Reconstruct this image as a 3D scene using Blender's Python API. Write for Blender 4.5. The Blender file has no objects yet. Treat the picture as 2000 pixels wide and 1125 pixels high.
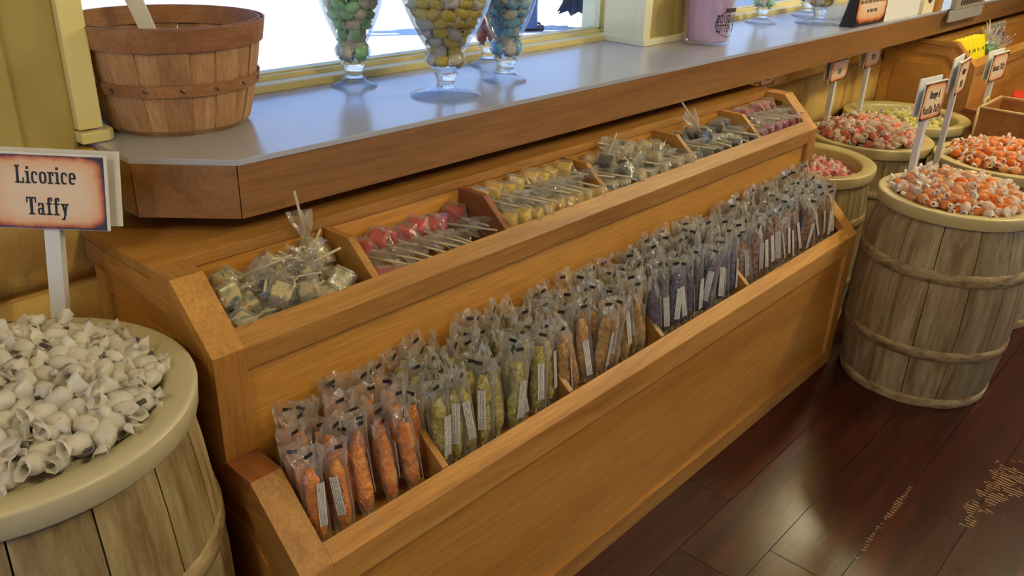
import bpy, bmesh, math, random
from mathutils import Vector, Matrix, Euler
R_ = random.Random(7)
PI = math.pi
sc = bpy.context.scene
COL = sc.collection

# ------------------------------------------------------------------ camera
cam_d = bpy.data.cameras.new('camera'); cam = bpy.data.objects.new('camera', cam_d); COL.objects.link(cam)
cam_d.sensor_width = 36; cam_d.lens = 36 * 1640.717 / 2000; cam_d.clip_start = .02; cam_d.clip_end = 300
rv = Vector((.67362736, -.73828392, .03410321)); uv = Vector((.29326693, .30936891, .90459128)); fv = Vector((.67839567, .59935609, -.42491362))
cam.matrix_world = Matrix(((rv.x, uv.x, -fv.x, 0), (rv.y, uv.y, -fv.y, 0), (rv.z, uv.z, -fv.z, 1.55), (0, 0, 0, 1)))
sc.camera = cam
# ------------------------------------------------------------------ world, sun, exposure
w = bpy.data.worlds.new('sky'); sc.world = w; w.use_nodes = True
nt = w.node_tree; nt.nodes.clear()
geo_ = nt.nodes.new('ShaderNodeTexCoord'); sep = nt.nodes.new('ShaderNodeSeparateXYZ'); nt.links.new(geo_.outputs['Generated'], sep.inputs[0])
rmp = nt.nodes.new('ShaderNodeValToRGB'); nt.links.new(sep.outputs[2], rmp.inputs[0])
for i_, (p_, c_) in enumerate(((0.0, (.60, .76, 1, 1)), (.12, (.40, .60, 1, 1)), (.45, (.22, .42, .98, 1)), (1.0, (.12, .26, .75, 1)))):
    if i_ > 1: rmp.color_ramp.elements.new(p_)
    rmp.color_ramp.elements[i_].position = p_; rmp.color_ramp.elements[i_].color = c_
bg = nt.nodes.new('ShaderNodeBackground'); bg.inputs['Strength'].default_value = 1.9
out = nt.nodes.new('ShaderNodeOutputWorld')
nt.links.new(rmp.outputs[0], bg.inputs[0]); nt.links.new(bg.outputs[0], out.inputs[0])
sd = bpy.data.lights.new('sun', 'SUN'); sd.energy = 9; sd.angle = .01; sd.color = (1, .95, .87)
so = bpy.data.objects.new('sun', sd); COL.objects.link(so)
so.rotation_euler = Vector((-.89 * .743, .456 * .743, -.669)).to_track_quat('-Z', 'Y').to_euler()
sc.view_settings.view_transform = 'Standard'; sc.view_settings.look = 'None'
sc.view_settings.exposure = 0; sc.view_settings.gamma = 1; sc.view_settings.use_curve_mapping = False
sc.cycles.transparent_max_bounces = 10; sc.cycles.max_bounces = 7; sc.cycles.diffuse_bounces = 3
sc.cycles.glossy_bounces = 3; sc.cycles.transmission_bounces = 6
sc.cycles.sample_clamp_indirect = 6; sc.cycles.adaptive_threshold = .08; sc.cycles.use_light_tree = False; sc.cycles.caustics_reflective = False; sc.cycles.caustics_refractive = False

# ------------------------------------------------------------------ material helpers
MATS = {}
def srgb(c):
    return tuple(((x / 255) / 12.92 if x <= 10 else ((x / 255 + .055) / 1.055) ** 2.4) for x in c) + (1,)
class NT:
    def __init__(s, name):
        s.m = bpy.data.materials.new(name); s.m.use_nodes = True; s.t = s.m.node_tree; s.t.nodes.clear()
        s.out = s.n('ShaderNodeOutputMaterial'); MATS[name] = s.m
    def n(s, ty, **kw):
        nd = s.t.nodes.new(ty)
        for k, v in kw.items():
            if k.startswith('i_'):
                key = k[2:].replace('_', ' ')
                nd.inputs[int(key) if key.isdigit() else key].default_value = v
            else: setattr(nd, k, v)
        return nd
    def l(s, a, b): s.t.links.new(a, b)
    def ramp(s, fac, stops):
        r = s.n('ShaderNodeValToRGB'); s.l(fac, r.inputs[0]); e = r.color_ramp.elements
        while len(e) < len(stops): e.new(.5)
        for i, (p, c) in enumerate(stops):
            e[i].position = p; e[i].color = c if len(c) == 4 else srgb(c)
        return r.outputs[0]
    def mix(s, fac, a, b, mode='MIX'):
        m = s.n('ShaderNodeMix', data_type='RGBA', blend_type=mode)
        for sock, v in ((m.inputs[0], fac), (m.inputs[6], a), (m.inputs[7], b)):
            if hasattr(v, 'links'): s.l(v, sock)
            else: sock.default_value = v
        return m.outputs[2]
    def math(s, op, a, b=None):
        m = s.n('ShaderNodeMath', operation=op)
        for i, v in enumerate((a, b)):
            if v is None: continue
            if hasattr(v, 'links'): s.l(v, m.inputs[i])
            else: m.inputs[i].default_value = v
        return m.outputs[0]
    def coords(s, scale, kind='pos', rand=True):
        mp = s.n('ShaderNodeMapping'); mp.inputs['Scale'].default_value = scale
        if kind == 'pos': o = s.n('ShaderNodeNewGeometry').outputs['Position']
        else: o = s.n('ShaderNodeTexCoord').outputs[kind]
        s.l(o, mp.inputs[0])
        if rand:
            oi = s.n('ShaderNodeObjectInfo'); mm = s.math('MULTIPLY', oi.outputs['Random'], 37.0)
            cx = s.n('ShaderNodeCombineXYZ')
            for i in range(3): s.l(mm, cx.inputs[i])
            s.l(cx.outputs[0], mp.inputs['Location'])
        return mp.outputs[0]
    def noise(s, vec, scale, detail=4, rough=.6, dist=0):
        n = s.n('ShaderNodeTexNoise'); s.l(vec, n.inputs['Vector'])
        n.inputs['Scale'].default_value = scale; n.inputs['Detail'].default_value = detail
        n.inputs['Roughness'].default_value = rough; n.inputs['Distortion'].default_value = dist
        return n.outputs[0]
    def prin(s, color, rough=.5, **kw):
        p = s.n('ShaderNodeBsdfPrincipled')
        if hasattr(color, 'links'): s.l(color, p.inputs['Base Color'])
        else: p.inputs['Base Color'].default_value = color
        if hasattr(rough, 'links'): s.l(rough, p.inputs['Roughness'])
        else: p.inputs['Roughness'].default_value = rough
        for k, v in kw.items(): p.inputs[k.replace('_', ' ')].default_value = v
        s.p = p; s.l(p.outputs[0], s.out.inputs[0]); return p
    def bump(s, h, strength=.3, dist=.002):
        b = s.n('ShaderNodeBump'); b.inputs['Strength'].default_value = strength; b.inputs['Distance'].default_value = dist
        s.l(h, b.inputs['Height']); s.l(b.outputs[0], s.p.inputs['Normal'])

def plain(name, c, rough=.5, var=.08, **kw):
    t = NT(name); v = t.coords((1, 1, 1)); n = t.noise(v, 30, 3)
    col = t.mix(n, tuple(x * (1 - var) for x in srgb(c)[:3]) + (1,), tuple(min(1, x * (1 + var)) for x in srgb(c)[:3]) + (1,))
    t.prin(col, rough, **kw); return t
def wood(name, axis, c1, c2, c3, rough=.42, s=1.0):
    t = NT(name)
    sc_ = [11 * s, 11 * s, 11 * s]; sc_[axis] = 1.1 * s
    v = t.coords(tuple(sc_)); big = t.noise(v, 1.0, 5, .62, .6)
    sc2 = [60, 60, 60]; sc2[axis] = 2.5
    v2 = t.coords(tuple(sc2)); fine = t.noise(v2, 3.0, 3, .7)
    col = t.ramp(big, [(.28, c1), (.5, c2), (.75, c3)])
    col = t.mix(t.ramp(fine, [(.35, (0, 0, 0)), (.62, (255, 255, 255))]), t.mix(.28, col, srgb((60, 32, 12))), col)
    oi = t.n('ShaderNodeObjectInfo'); hv = t.n('ShaderNodeHueSaturation'); t.l(col, hv.inputs['Color'])
    t.l(t.math('ADD', t.math('MULTIPLY', oi.outputs['Random'], .28), .86), hv.inputs['Value'])
    t.prin(hv.outputs[0], rough, Specular_IOR_Level=.35); t.bump(fine, .08, .001); return t
W1, W2, W3 = (150, 98, 44), (186, 132, 64), (206, 154, 84)
for i, a in enumerate('xyz'): wood('case_wood_' + a, i, W1, W2, W3)
wood('panel_wood', 0, (176, 116, 48), (202, 142, 64), (214, 156, 78), .42, .55)
wood('fascia_wood', 0, (112, 74, 38), (144, 100, 54), (162, 116, 68), .4, .7)
wood('dark_and_shade_wood_y', 1, (126, 72, 42), (152, 92, 54), (166, 106, 64), .45)  # darker, redder case wood; on one divider it stands for shade
wood('splint_wood', 2, (152, 110, 74), (188, 142, 98), (208, 166, 122), .6)
wood('hoop_wood', 0, (140, 92, 58), (166, 114, 74), (184, 134, 92), .6)
wood('crate_wood', 0, (140, 84, 38), (164, 106, 52), (180, 124, 70), .6)
# weathered barrel staves: worn pale paint over brown wood
t = NT('stave_wood'); v = t.coords((16, 16, 1.6), 'Object'); n1 = t.noise(v, 1.3, 6, .68, .4)
v2 = t.coords((50, 50, 4), 'Object'); n2 = t.noise(v2, 1.0, 4, .7)
col = t.ramp(n1, [(.36, (122, 94, 56)), (.46, (152, 132, 90)), (.62, (172, 154, 112)), (.8, (184, 168, 128))])
col = t.mix(t.ramp(n2, [(.3, (90, 90, 90)), (.6, (255, 255, 255))]), srgb((120, 92, 54)), col)
oi = t.n('ShaderNodeObjectInfo'); hv = t.n('ShaderNodeHueSaturation'); t.l(col, hv.inputs['Color'])
t.l(t.math('ADD', t.math('MULTIPLY', oi.outputs['Random'], .3), .82), hv.inputs['Value'])
t.prin(hv.outputs[0], .62); t.bump(n2, .25, .002)
t = NT('barrel_hoop'); v = t.coords((9, 9, 30)); n1 = t.noise(v, 2, 5, .7)
t.prin(t.ramp(n1, [(.35, (104, 76, 44)), (.55, (158, 134, 90)), (.75, (180, 160, 114))]), .6)
plain('liner', (196, 178, 122), .32, .04); plain('liner_pale', (194, 182, 146), .3, .04)
# floor planks
t = NT('plank'); v = t.coords((.8, 14, 1)); n1 = t.noise(v, 1.3, 3, .5, .25)
v2 = t.coords((5, 90, 1)); n2 = t.noise(v2, 1.5, 3, .7)
col = t.ramp(n1, [(.3, (42, 16, 11)), (.5, (60, 25, 17)), (.68, (76, 34, 24))])
col = t.mix(t.ramp(n2, [(.4, (0, 0, 0)), (.6, (255, 255, 255))]), t.mix(.16, col, srgb((36, 16, 12))), col)
geo = t.n('ShaderNodeNewGeometry')
def blob(cx, cy, rx, ry):
    sp = t.n('ShaderNodeSeparateXYZ'); t.l(geo.outputs['Position'], sp.inputs[0])
    a = t.math('POWER', t.math('DIVIDE', t.math('SUBTRACT', sp.outputs[0], cx), rx), 2.0)
    b = t.math('POWER', t.math('DIVIDE', t.math('SUBTRACT', sp.outputs[1], cy), ry), 2.0)
    return t.math('SUBTRACT', 1.0, t.math('ADD', a, b))
bl = t.math('MAXIMUM', t.math('MAXIMUM', blob(2.52, .235, .22, .075), blob(2.62, .12, .15, .07)), t.math('MAXIMUM', blob(2.05, .437, .3, .012), blob(2.33, .27, .12, .03)))
gv = t.coords((1, 1, 1), rand=False)
wv = t.n('ShaderNodeTexWave', wave_type='BANDS'); t.l(gv, wv.inputs[0]); wv.inputs['Scale'].default_value = 24; wv.inputs['Distortion'].default_value = 5
wv.inputs['Detail'].default_value = 2
pn = t.noise(gv, 22, 3, .6)
ms = t.math('MULTIPLY', t.math('GREATER_THAN', wv.outputs['Fac'], .72), t.math('GREATER_THAN', t.math('ADD', t.math('MULTIPLY', bl, .26), pn), .68))
ms = t.math('MULTIPLY', ms, t.math('GREATER_THAN', bl, 0.0))
col = t.mix(t.math('MULTIPLY', ms, .6), col, srgb((196, 160, 118)))
rn = t.noise(t.coords((1, 1, 1), rand=False), 3, 1)
col = t.mix(.12, col, srgb((40, 14, 10)))
t.prin(col, t.ramp(rn, [(.3, (.2, .2, .2, 1)), (.7, (.26, .26, .26, 1))]), Specular_IOR_Level=.34); t.bump(n2, .1, .0006)
plain('grout', (24, 12, 10), .8)
# walls
t = NT('plaster'); v = t.coords((1, 1, 1), rand=False); n1 = t.noise(v, 4, 4); n2 = t.noise(v, 60, 4)
t.prin(t.ramp(n1, [(.3, (166, 146, 78)), (.7, (176, 156, 88))]), .55); t.bump(n2, .06, .002)
t = NT('stone'); v = t.coords((1, 1, 1)); n1 = t.noise(v, 5, 6, .6, .5); n2 = t.noise(v, 28, 6, .65)
t.prin(t.ramp(n1, [(.3, (204, 156, 76)), (.55, (220, 178, 94)), (.75, (228, 192, 114))]), .6); t.bump(t.math('ADD', n1, t.math('MULTIPLY', n2, .4)), .5, .02)
plain('trim_paint', (230, 212, 140), .4, .04); plain('trim_pale', (236, 228, 186), .4, .04)
plain('back_wall', (150, 118, 76), .7); plain('ceiling_paint', (186, 168, 140), .8)
plain('concrete', (226, 222, 210), .9, .05)
plain('laminate', (172, 172, 182), .2, .02, Specular_IOR_Level=1.0)
plain('white_paper', (226, 222, 216), .6, .03); plain('white_plastic', (214, 210, 206), .4, .03)
plain('ink', (26, 20, 18), .6); plain('black_plastic', (20, 22, 28), .35); plain('dark_text', (66, 52, 40), .6)
plain('stick', (206, 190, 160), .55, .04); plain('string', (206, 180, 126), .8)
# parchment card (edge burn printed on the card face, object coords run -1..1 over the face)
t = NT('parchment'); tc = t.n('ShaderNodeTexCoord'); sp = t.n('ShaderNodeSeparateXYZ'); t.l(tc.outputs['Generated'], sp.inputs[0])
ax = t.math('ABSOLUTE', t.math('SUBTRACT', sp.outputs[0], .5)); az = t.math('ABSOLUTE', t.math('SUBTRACT', sp.outputs[2], .5))
v = t.coords((1, 1, 1), 'Object'); n1 = t.noise(v, 34, 5, .65); n2 = t.noise(v, 14, 3)
pw = t.math('ADD', t.math('POWER', t.math('MULTIPLY', ax, 2.0), 7.0), t.math('POWER', t.math('MULTIPLY', az, 2.0), 5.5))
e = t.math('ADD', t.math('POWER', pw, .3), t.math('MULTIPLY', t.math('SUBTRACT', n1, .5), .3))
col = t.ramp(e, [(.35, (236, 208, 176)), (.72, (228, 180, 132)), (.86, (206, 116, 62)), (.95, (120, 46, 28)), (1.0, (40, 20, 28))])
t.prin(t.mix(t.math('MULTIPLY', n2, .2), col, srgb((214, 170, 136)), 'MULTIPLY'), .45)
# glass and films
def film(name, tint, opac, rough=.12, milk=.5, tr=True, fr=.8, blend=.35):
    t = NT(name); tp = t.n('ShaderNodeBsdfTransparent'); tp.inputs[0].default_value = srgb(tint)
    gl = t.n('ShaderNodeBsdfGlossy'); gl.inputs['Roughness'].default_value = rough; gl.inputs[0].default_value = (.95, .95, .95, 1)
    df = t.n('ShaderNodeBsdfTranslucent' if tr else 'ShaderNodeBsdfDiffuse'); df.inputs[0].default_value = (.88, .85, .78, 1)
    d2 = t.n('ShaderNodeBsdfDiffuse'); d2.inputs[0].default_value = (.92, .90, .84, 1)
    dm = t.n('ShaderNodeMixShader'); dm.inputs[0].default_value = .6; t.l(df.outputs[0], dm.inputs[1]); t.l(d2.outputs[0], dm.inputs[2])
    m1 = t.n('ShaderNodeMixShader'); m1.inputs[0].default_value = milk; t.l(gl.outputs[0], m1.inputs[1]); t.l(dm.outputs[0], m1.inputs[2])
    if milk > .5:
        bp_ = t.n('ShaderNodeBump'); bp_.inputs['Strength'].default_value = .7; bp_.inputs['Distance'].default_value = .003
        t.l(t.noise(t.coords((1, 1, 1), 'Object'), 130, 2), bp_.inputs['Height']); t.l(bp_.outputs[0], gl.inputs['Normal'])
    lw = t.n('ShaderNodeLayerWeight'); lw.inputs[0].default_value = blend
    f = t.math('MINIMUM', t.math('ADD', t.math('MULTIPLY', lw.outputs['Fresnel'], fr), opac), 1.0)
    m2 = t.n('ShaderNodeMixShader'); t.l(f, m2.inputs[0]); t.l(tp.outputs[0], m2.inputs[1]); t.l(m1.outputs[0], m2.inputs[2])
    t.l(m2.outputs[0], t.out.inputs[0]); return t
film('cellophane', (254, 253, 250), .10, .10, .55, True, .42, .4)
film('wrapper_film', (252, 251, 247), .17, .14, .6, True, .45, .4)
film('pane_glass', (252, 254, 253), .0, .01, .0, False, .5, .1)
film('jar_glass', (249, 252, 254), .02, .02, .0, False, .75, .2)
t = NT('solid_glass'); g = t.n('ShaderNodeBsdfGlass'); g.inputs['IOR'].default_value = 1.45; g.inputs['Roughness'].default_value = .01; g.inputs[0].default_value = (.96, .98, 1, 1)
tp = t.n('ShaderNodeBsdfTransparent'); tp.inputs[0].default_value = (.93, .96, .99, 1)
mx = t.n('ShaderNodeMixShader'); mx.inputs[0].default_value = .4
t.l(g.outputs[0], mx.inputs[1]); t.l(tp.outputs[0], mx.inputs[2]); t.l(mx.outputs[0], t.out.inputs[0])
film('tub_plastic', (250, 248, 252), .05, .1, .35, True, .35, .2)
# candies
def candy(name, c, rough=.22, c2=None, scale=40, **kw):
    t = NT(name); v = t.coords((1, 1, 1), 'Object'); n = t.noise(v, scale, 3)
    t.prin(t.ramp(n, [(.35, c), (.65, c2 or tuple(min(255, int(x * 1.15) + 6) for x in c))]), rough, **kw); return t
def rock(name, c, c2):
    t = candy(name, c, .18, c2, 90, Subsurface_Weight=.15, Subsurface_Radius=(.01, .006, .003))
    v = t.coords((1, 1, 1), 'Object'); vo = t.n('ShaderNodeTexVoronoi'); t.l(v, vo.inputs[0]); vo.inputs['Scale'].default_value = 260
    t.bump(vo.outputs[0], .8, .003)
rock('rock_orange', (246, 132, 26), (255, 172, 66)); rock('rock_olive', (176, 156, 52), (214, 198, 98)); rock('rock_amber', (190, 132, 42), (222, 172, 80))
rock('rock_purple', (70, 50, 78), (112, 92, 116)); rock('rock_brown', (120, 70, 34), (176, 128, 80)); rock('rock_grape', (92, 24, 70), (132, 50, 100))
candy('pop_red', (196, 18, 44), .15, (226, 40, 66), 40, Coat_Weight=.4); candy('pop_yellow', (238, 186, 26), .18, (252, 216, 70), 40, Coat_Weight=.4)
candy('pop_black', (22, 18, 20), .15, (52, 42, 44), 40, Coat_Weight=.5); candy('pop_cherry', (150, 10, 46), .15, (188, 24, 66), 40, Coat_Weight=.5)
candy('pop_green', (30, 110, 50), .2, (90, 170, 90), 40)
t = NT('pop_swirl'); v = t.coords((1, 1, 1), 'Object'); n = t.noise(v, 55, 2, .5, .8)
t.prin(t.ramp(n, [(.30, (70, 100, 120)), (.38, (160, 170, 130)), (.46, (226, 210, 164)), (.6, (220, 200, 150)), (.66, (206, 120, 100)), (.76, (110, 60, 80))]), .25)
t = NT('wax_paper'); d = t.n('ShaderNodeBsdfDiffuse'); d.inputs[0].default_value = srgb((240, 234, 222)); tl = t.n('ShaderNodeBsdfTranslucent'); tl.inputs[0].default_value = srgb((240, 232, 214))
gl = t.n('ShaderNodeBsdfGlossy'); gl.inputs['Roughness'].default_value = .35
m1 = t.n('ShaderNodeMixShader'); m1.inputs[0].default_value = .4; t.l(d.outputs[0], m1.inputs[1]); t.l(tl.outputs[0], m1.inputs[2])
m2 = t.n('ShaderNodeMixShader'); m2.inputs[0].default_value = .06; t.l(m1.outputs[0], m2.inputs[1]); t.l(gl.outputs[0], m2.inputs[2]); t.l(m2.outputs[0], t.out.inputs[0])
for nm, c, c2 in (('taffy_white', (234, 226, 210), (246, 240, 230)), ('taffy_coral', (240, 122, 98), (250, 182, 154)), ('taffy_orange', (240, 120, 40), (250, 168, 90)),
                  ('taffy_peach', (240, 158, 84), (250, 200, 150)), ('taffy_pink', (240, 130, 140), (250, 178, 180)), ('taffy_lemon', (238, 226, 110), (248, 242, 170)),
                  ('taffy_mint', (170, 232, 168), (214, 246, 206)), ('taffy_butter', (240, 208, 70), (250, 232, 150)), ('taffy_sky', (130, 200, 232), (190, 226, 242)),
                  ('taffy_cream', (244, 206, 166), (250, 226, 200)), ('taffy_rose', (230, 150, 150), (246, 220, 214)), ('taffy_dark', (84, 78, 80), (110, 104, 104)), ('floss', (246, 214, 236), (234, 220, 250))):
    t = NT(nm); v = t.coords((1, 1, 1), 'Object'); n = t.noise(v, 60, 3); col = t.ramp(n, [(.35, c), (.65, c2)])
    p = t.prin(col, .38); tl = t.n('ShaderNodeBsdfTranslucent'); t.l(col, tl.inputs[0]); mx = t.n('ShaderNodeMixShader'); mx.inputs[0].default_value = .42
    t.l(p.outputs[0], mx.inputs[1]); t.l(tl.outputs[0], mx.inputs[2]); t.l(mx.outputs[0], t.out.inputs[0])
# printed label strip: lines of small print above a bar code
t = NT('print_label'); tc = t.n('ShaderNodeTexCoord'); sp = t.n('ShaderNodeSeparateXYZ'); t.l(tc.outputs['Generated'], sp.inputs[0])
lines = t.math('GREATER_THAN', t.math('FRACT', t.math('MULTIPLY', sp.outputs[0], 5.0)), .5)
n = t.noise(t.coords((260, 1, 900), 'Object'), 1, 1)
txt = t.math('MULTIPLY', lines, t.math('GREATER_THAN', n, .42))
bars = t.math('GREATER_THAN', t.math('FRACT', t.math('MULTIPLY', sp.outputs[2], 34.0)), .45)
low = t.math('LESS_THAN', sp.outputs[2], .26)
inside = t.math('LESS_THAN', t.math('ABSOLUTE', t.math('SUBTRACT', sp.outputs[0], .5)), .42)
f = t.math('MULTIPLY', inside, t.math('ADD', t.math('MULTIPLY', txt, t.math('SUBTRACT', 1.0, low)), t.math('MULTIPLY', bars, low)))
t.prin(t.mix(t.math('MULTIPLY', f, .85), srgb((216, 210, 200)), srgb((50, 44, 44))), .4)
plain('denim', (62, 84, 124), .8, .2); plain('dark_cloth', (40, 48, 62), .85, .15); plain('mauve_paint', (168, 140, 150), .6)
plain('skin', (206, 158, 130), .6); plain('shirt', (190, 70, 70), .8); plain('shoe', (60, 56, 60), .6); plain('hair', (60, 44, 34), .7)
plain('planter', (104, 120, 150), .8, .3); plain('leaf', (60, 96, 52), .6, .3)
plain('pack_yellow', (236, 214, 30), .3, .05); plain('pack_orange', (232, 110, 40), .4); plain('pack_red', (206, 54, 34), .3, .2)
plain('grey_film', (160, 158, 152), .2); plain('carton', (232, 220, 178), .5, .03); plain('dark_brown', (64, 44, 34), .5); plain('sign_grey', (158, 146, 128), .35)
def glow(name, k):
    t = NT(name); em = t.n('ShaderNodeEmission'); em.inputs[0].default_value = (1, .90, .57, 1); em.inputs[1].default_value = k; t.l(em.outputs[0], t.out.inputs[0])
plain('brass', (176, 140, 70), .3, .05, Metallic=1.0)

# ------------------------------------------------------------------ mesh helpers
def link(name, me, mat=None, parent=None, kind=None):
    o = bpy.data.objects.new(name, me); COL.objects.link(o)
    if mat is not None and me is not None and not me.materials: me.materials.append(MATS[mat])
    if parent is not None: o.parent = parent
    if kind: o['kind'] = kind
    return o
def tag(o, label, cat, group=None, kind=None):
    o['label'] = label; o['category'] = cat
    if group: o['group'] = group
    if kind: o['kind'] = kind
    return o
def thing(name, label, cat, loc=(0, 0, 0), rz=0, group=None):
    o = bpy.data.objects.new(name, None); COL.objects.link(o); o.location = loc; o.rotation_euler = (0, 0, rz); o.empty_display_size = .05
    return tag(o, label, cat, group)
def mesh(name, verts, faces, smooth=False, fm=None):
    me = bpy.data.meshes.new(name); me.from_pydata([tuple(v) for v in verts], [], faces); me.update()
    if smooth: me.polygons.foreach_set('use_smooth', [True] * len(me.polygons))
    if fm: me.polygons.foreach_set('material_index', fm)
    return me
def bm_mesh(bm, name, smooth=False):
    bmesh.ops.recalc_face_normals(bm, faces=bm.faces)
    me = bpy.data.meshes.new(name); bm.to_mesh(me); bm.free()
    if smooth: me.polygons.foreach_set('use_smooth', [True] * len(me.polygons))
    return me
def box_me(name, x0, x1, y0, y1, z0, z1, bev=0.0):
    bm = bmesh.new(); bmesh.ops.create_cube(bm, size=1)
    for v in bm.verts: v.co = Vector(((x0 + x1) / 2 + v.co.x * (x1 - x0), (y0 + y1) / 2 + v.co.y * (y1 - y0), (z0 + z1) / 2 + v.co.z * (z1 - z0)))
    if bev: bmesh.ops.bevel(bm, geom=bm.edges[:], offset=bev, segments=2, affect='EDGES', profile=.6)
    return bm_mesh(bm, name)
def box(name, x0, x1, y0, y1, z0, z1, mat, parent=None, bev=0.0, kind=None):
    return link(name, box_me(name, x0, x1, y0, y1, z0, z1, bev), mat, parent, kind)
def prism_me(name, poly, a0, a1, axis='x', bev=0.0):
    # poly in the other two axes: x -> (y,z), z -> (x,y), y -> (x,z)
    f = {'x': lambda p, a: (a, p[0], p[1]), 'z': lambda p, a: (p[0], p[1], a), 'y': lambda p, a: (p[0], a, p[1])}[axis]
    bm = bmesh.new(); A = [bm.verts.new(f(p, a0)) for p in poly]; B = [bm.verts.new(f(p, a1)) for p in poly]; n = len(poly)
    bm.faces.new(A); bm.faces.new(B[::-1])
    for i in range(n): bm.faces.new((A[i], B[i], B[(i + 1) % n], A[(i + 1) % n]))
    if bev: bmesh.ops.bevel(bm, geom=bm.edges[:], offset=bev, segments=2, affect='EDGES', profile=.6)
    return bm_mesh(bm, name)
def prism(name, poly, a0, a1, mat, parent=None, axis='x', bev=0.0, kind=None):
    return link(name, prism_me(name, poly, a0, a1, axis, bev), mat, parent, kind)
def lathe_me(name, prof, n=32, smooth=True, a0=0, a1=2 * PI):
    full = abs(a1 - a0 - 2 * PI) < 1e-6; k = n if full else n + 1
    vs = []; fs = []
    for (r, z) in prof:
        for i in range(k):
            a = a0 + (a1 - a0) * i / n; vs.append((max(r, 1e-5) * math.cos(a), max(r, 1e-5) * math.sin(a), z))
    for j in range(len(prof) - 1):
        for i in range(n):
            i2 = (i + 1) % k; fs.append((j * k + i, j * k + i2, (j + 1) * k + i2, (j + 1) * k + i))
    return mesh(name, vs, fs, smooth)
def cyl_me(name, r, L, n=8, r2=None):   # along +z from 0
    return lathe_me(name, [(0, 0), (r, 0), (r2 or r, L), (0, L)], n, False)
def place(o, loc, rot=None, scale=None):
    o.location = loc
    if rot is not None: o.rotation_euler = rot
    if scale is not None: o.scale = (scale,) * 3 if not hasattr(scale, '__len__') else scale
    return o

# ------------------------------------------------------------------ the setting
fl = box('floor', -2.6, 9.1, -3.1, 1.9, -.06, -.006, 'grout', kind='structure')
pl = .177; y = -.97 + .262 - .177 * 0
ys = [.262 + .177 * k for k in range(-8, 8)]
for k, y0 in enumerate(ys):
    x = -1.2 + ((k * 523) % 100) / 100 * 1.2
    if abs(y0 - .439) < .02: x = 1.765 - 2.44
    while x < 6.2:
        o = box('plank', 0, 1.2185, 0, pl - .0015, -.006, 0, 'plank', fl, .0006); o.location = (x, y0, 0); x += 1.22
YW = 1.63
wl = box('wall_window_side', -2.6, .60, YW, 1.95, 1.0, 2.8, 'plaster', kind='structure')
box('pilaster', -2.6, .503, 1.618, YW + .01, 1.0, 2.8, 'plaster', wl)
wu = box('wall_lower', -2.6, 9.1, 1.61, 1.95, 0, 1.09, 'stone', kind='structure')
# rough painted stones of the lower wall
rs = random.Random(3)
for row, (z0, z1) in enumerate(((.02, .3), (.3, .575), (.575, .84), (.84, 1.0))):
    x = -1.0 + row * .23
    while x < 6.5:
        L = rs.uniform(.42, .75); bm = bmesh.new(); bmesh.ops.create_cube(bm, size=1)
        bmesh.ops.subdivide_edges(bm, edges=bm.edges[:], cuts=3, use_grid_fill=True)
        for v in bm.verts:
            v.co = Vector((v.co.x * (L - .008), v.co.y * .03, v.co.z * (z1 - z0 - .008)))
            if v.co.y < 0 and abs(v.co.x) < L * .4 and abs(v.co.z) < (z1 - z0) * .4: v.co.y -= rs.uniform(0, .006)
        bmesh.ops.bevel(bm, geom=[e for e in bm.edges if e.calc_face_angle(0) > 1], offset=.006, segments=2, affect='EDGES')
        o = link('stone', bm_mesh(bm, 'stone', True), 'stone', wu); o.location = (x + L / 2, 1.612, (z0 + z1) / 2 + rs.uniform(-.004, .004)); x += L
wt = box('wall_window_top', .60, 9.1, YW, 1.95, 2.35, 2.8, 'plaster', kind='structure')
box('ceiling', -2.6, 9.1, -3.1, 1.95, 2.8, 2.9, 'ceiling_paint', kind='structure')
wb = box('wall_back', -2.6, 3.0, -3.2, -3.1, 0, 2.8, 'back_wall', kind='structure')
box('wall_back_end', 5.6, 9.1, -3.2, -3.1, 0, 2.8, 'back_wall', kind='structure')
box('wall_back_top', 3.0, 5.6, -3.2, -3.1, 2.3, 2.8, 'back_wall', kind='structure')
# open shop entrance on the far side of the room and a window at its end (daylight)
box('wall_end_low', -2.7, -2.6, -3.2, 1.95, 0, .45, 'back_wall', kind='structure')
box('wall_end_high', -2.7, -2.6, -3.2, 1.95, 2.35, 2.8, 'back_wall', kind='structure')
box('wall_end_pier', -2.7, -2.6, -3.2, -2.2, .45, 2.35, 'back_wall', kind='structure')
box('wall_end_corner', -2.7, -2.6, 1.45, 1.95, .45, 2.35, 'back_wall', kind='structure')
box('wall_far', 9.1, 9.2, -3.2, 1.95, 0, 2.8, 'back_wall', kind='structure')
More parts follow.
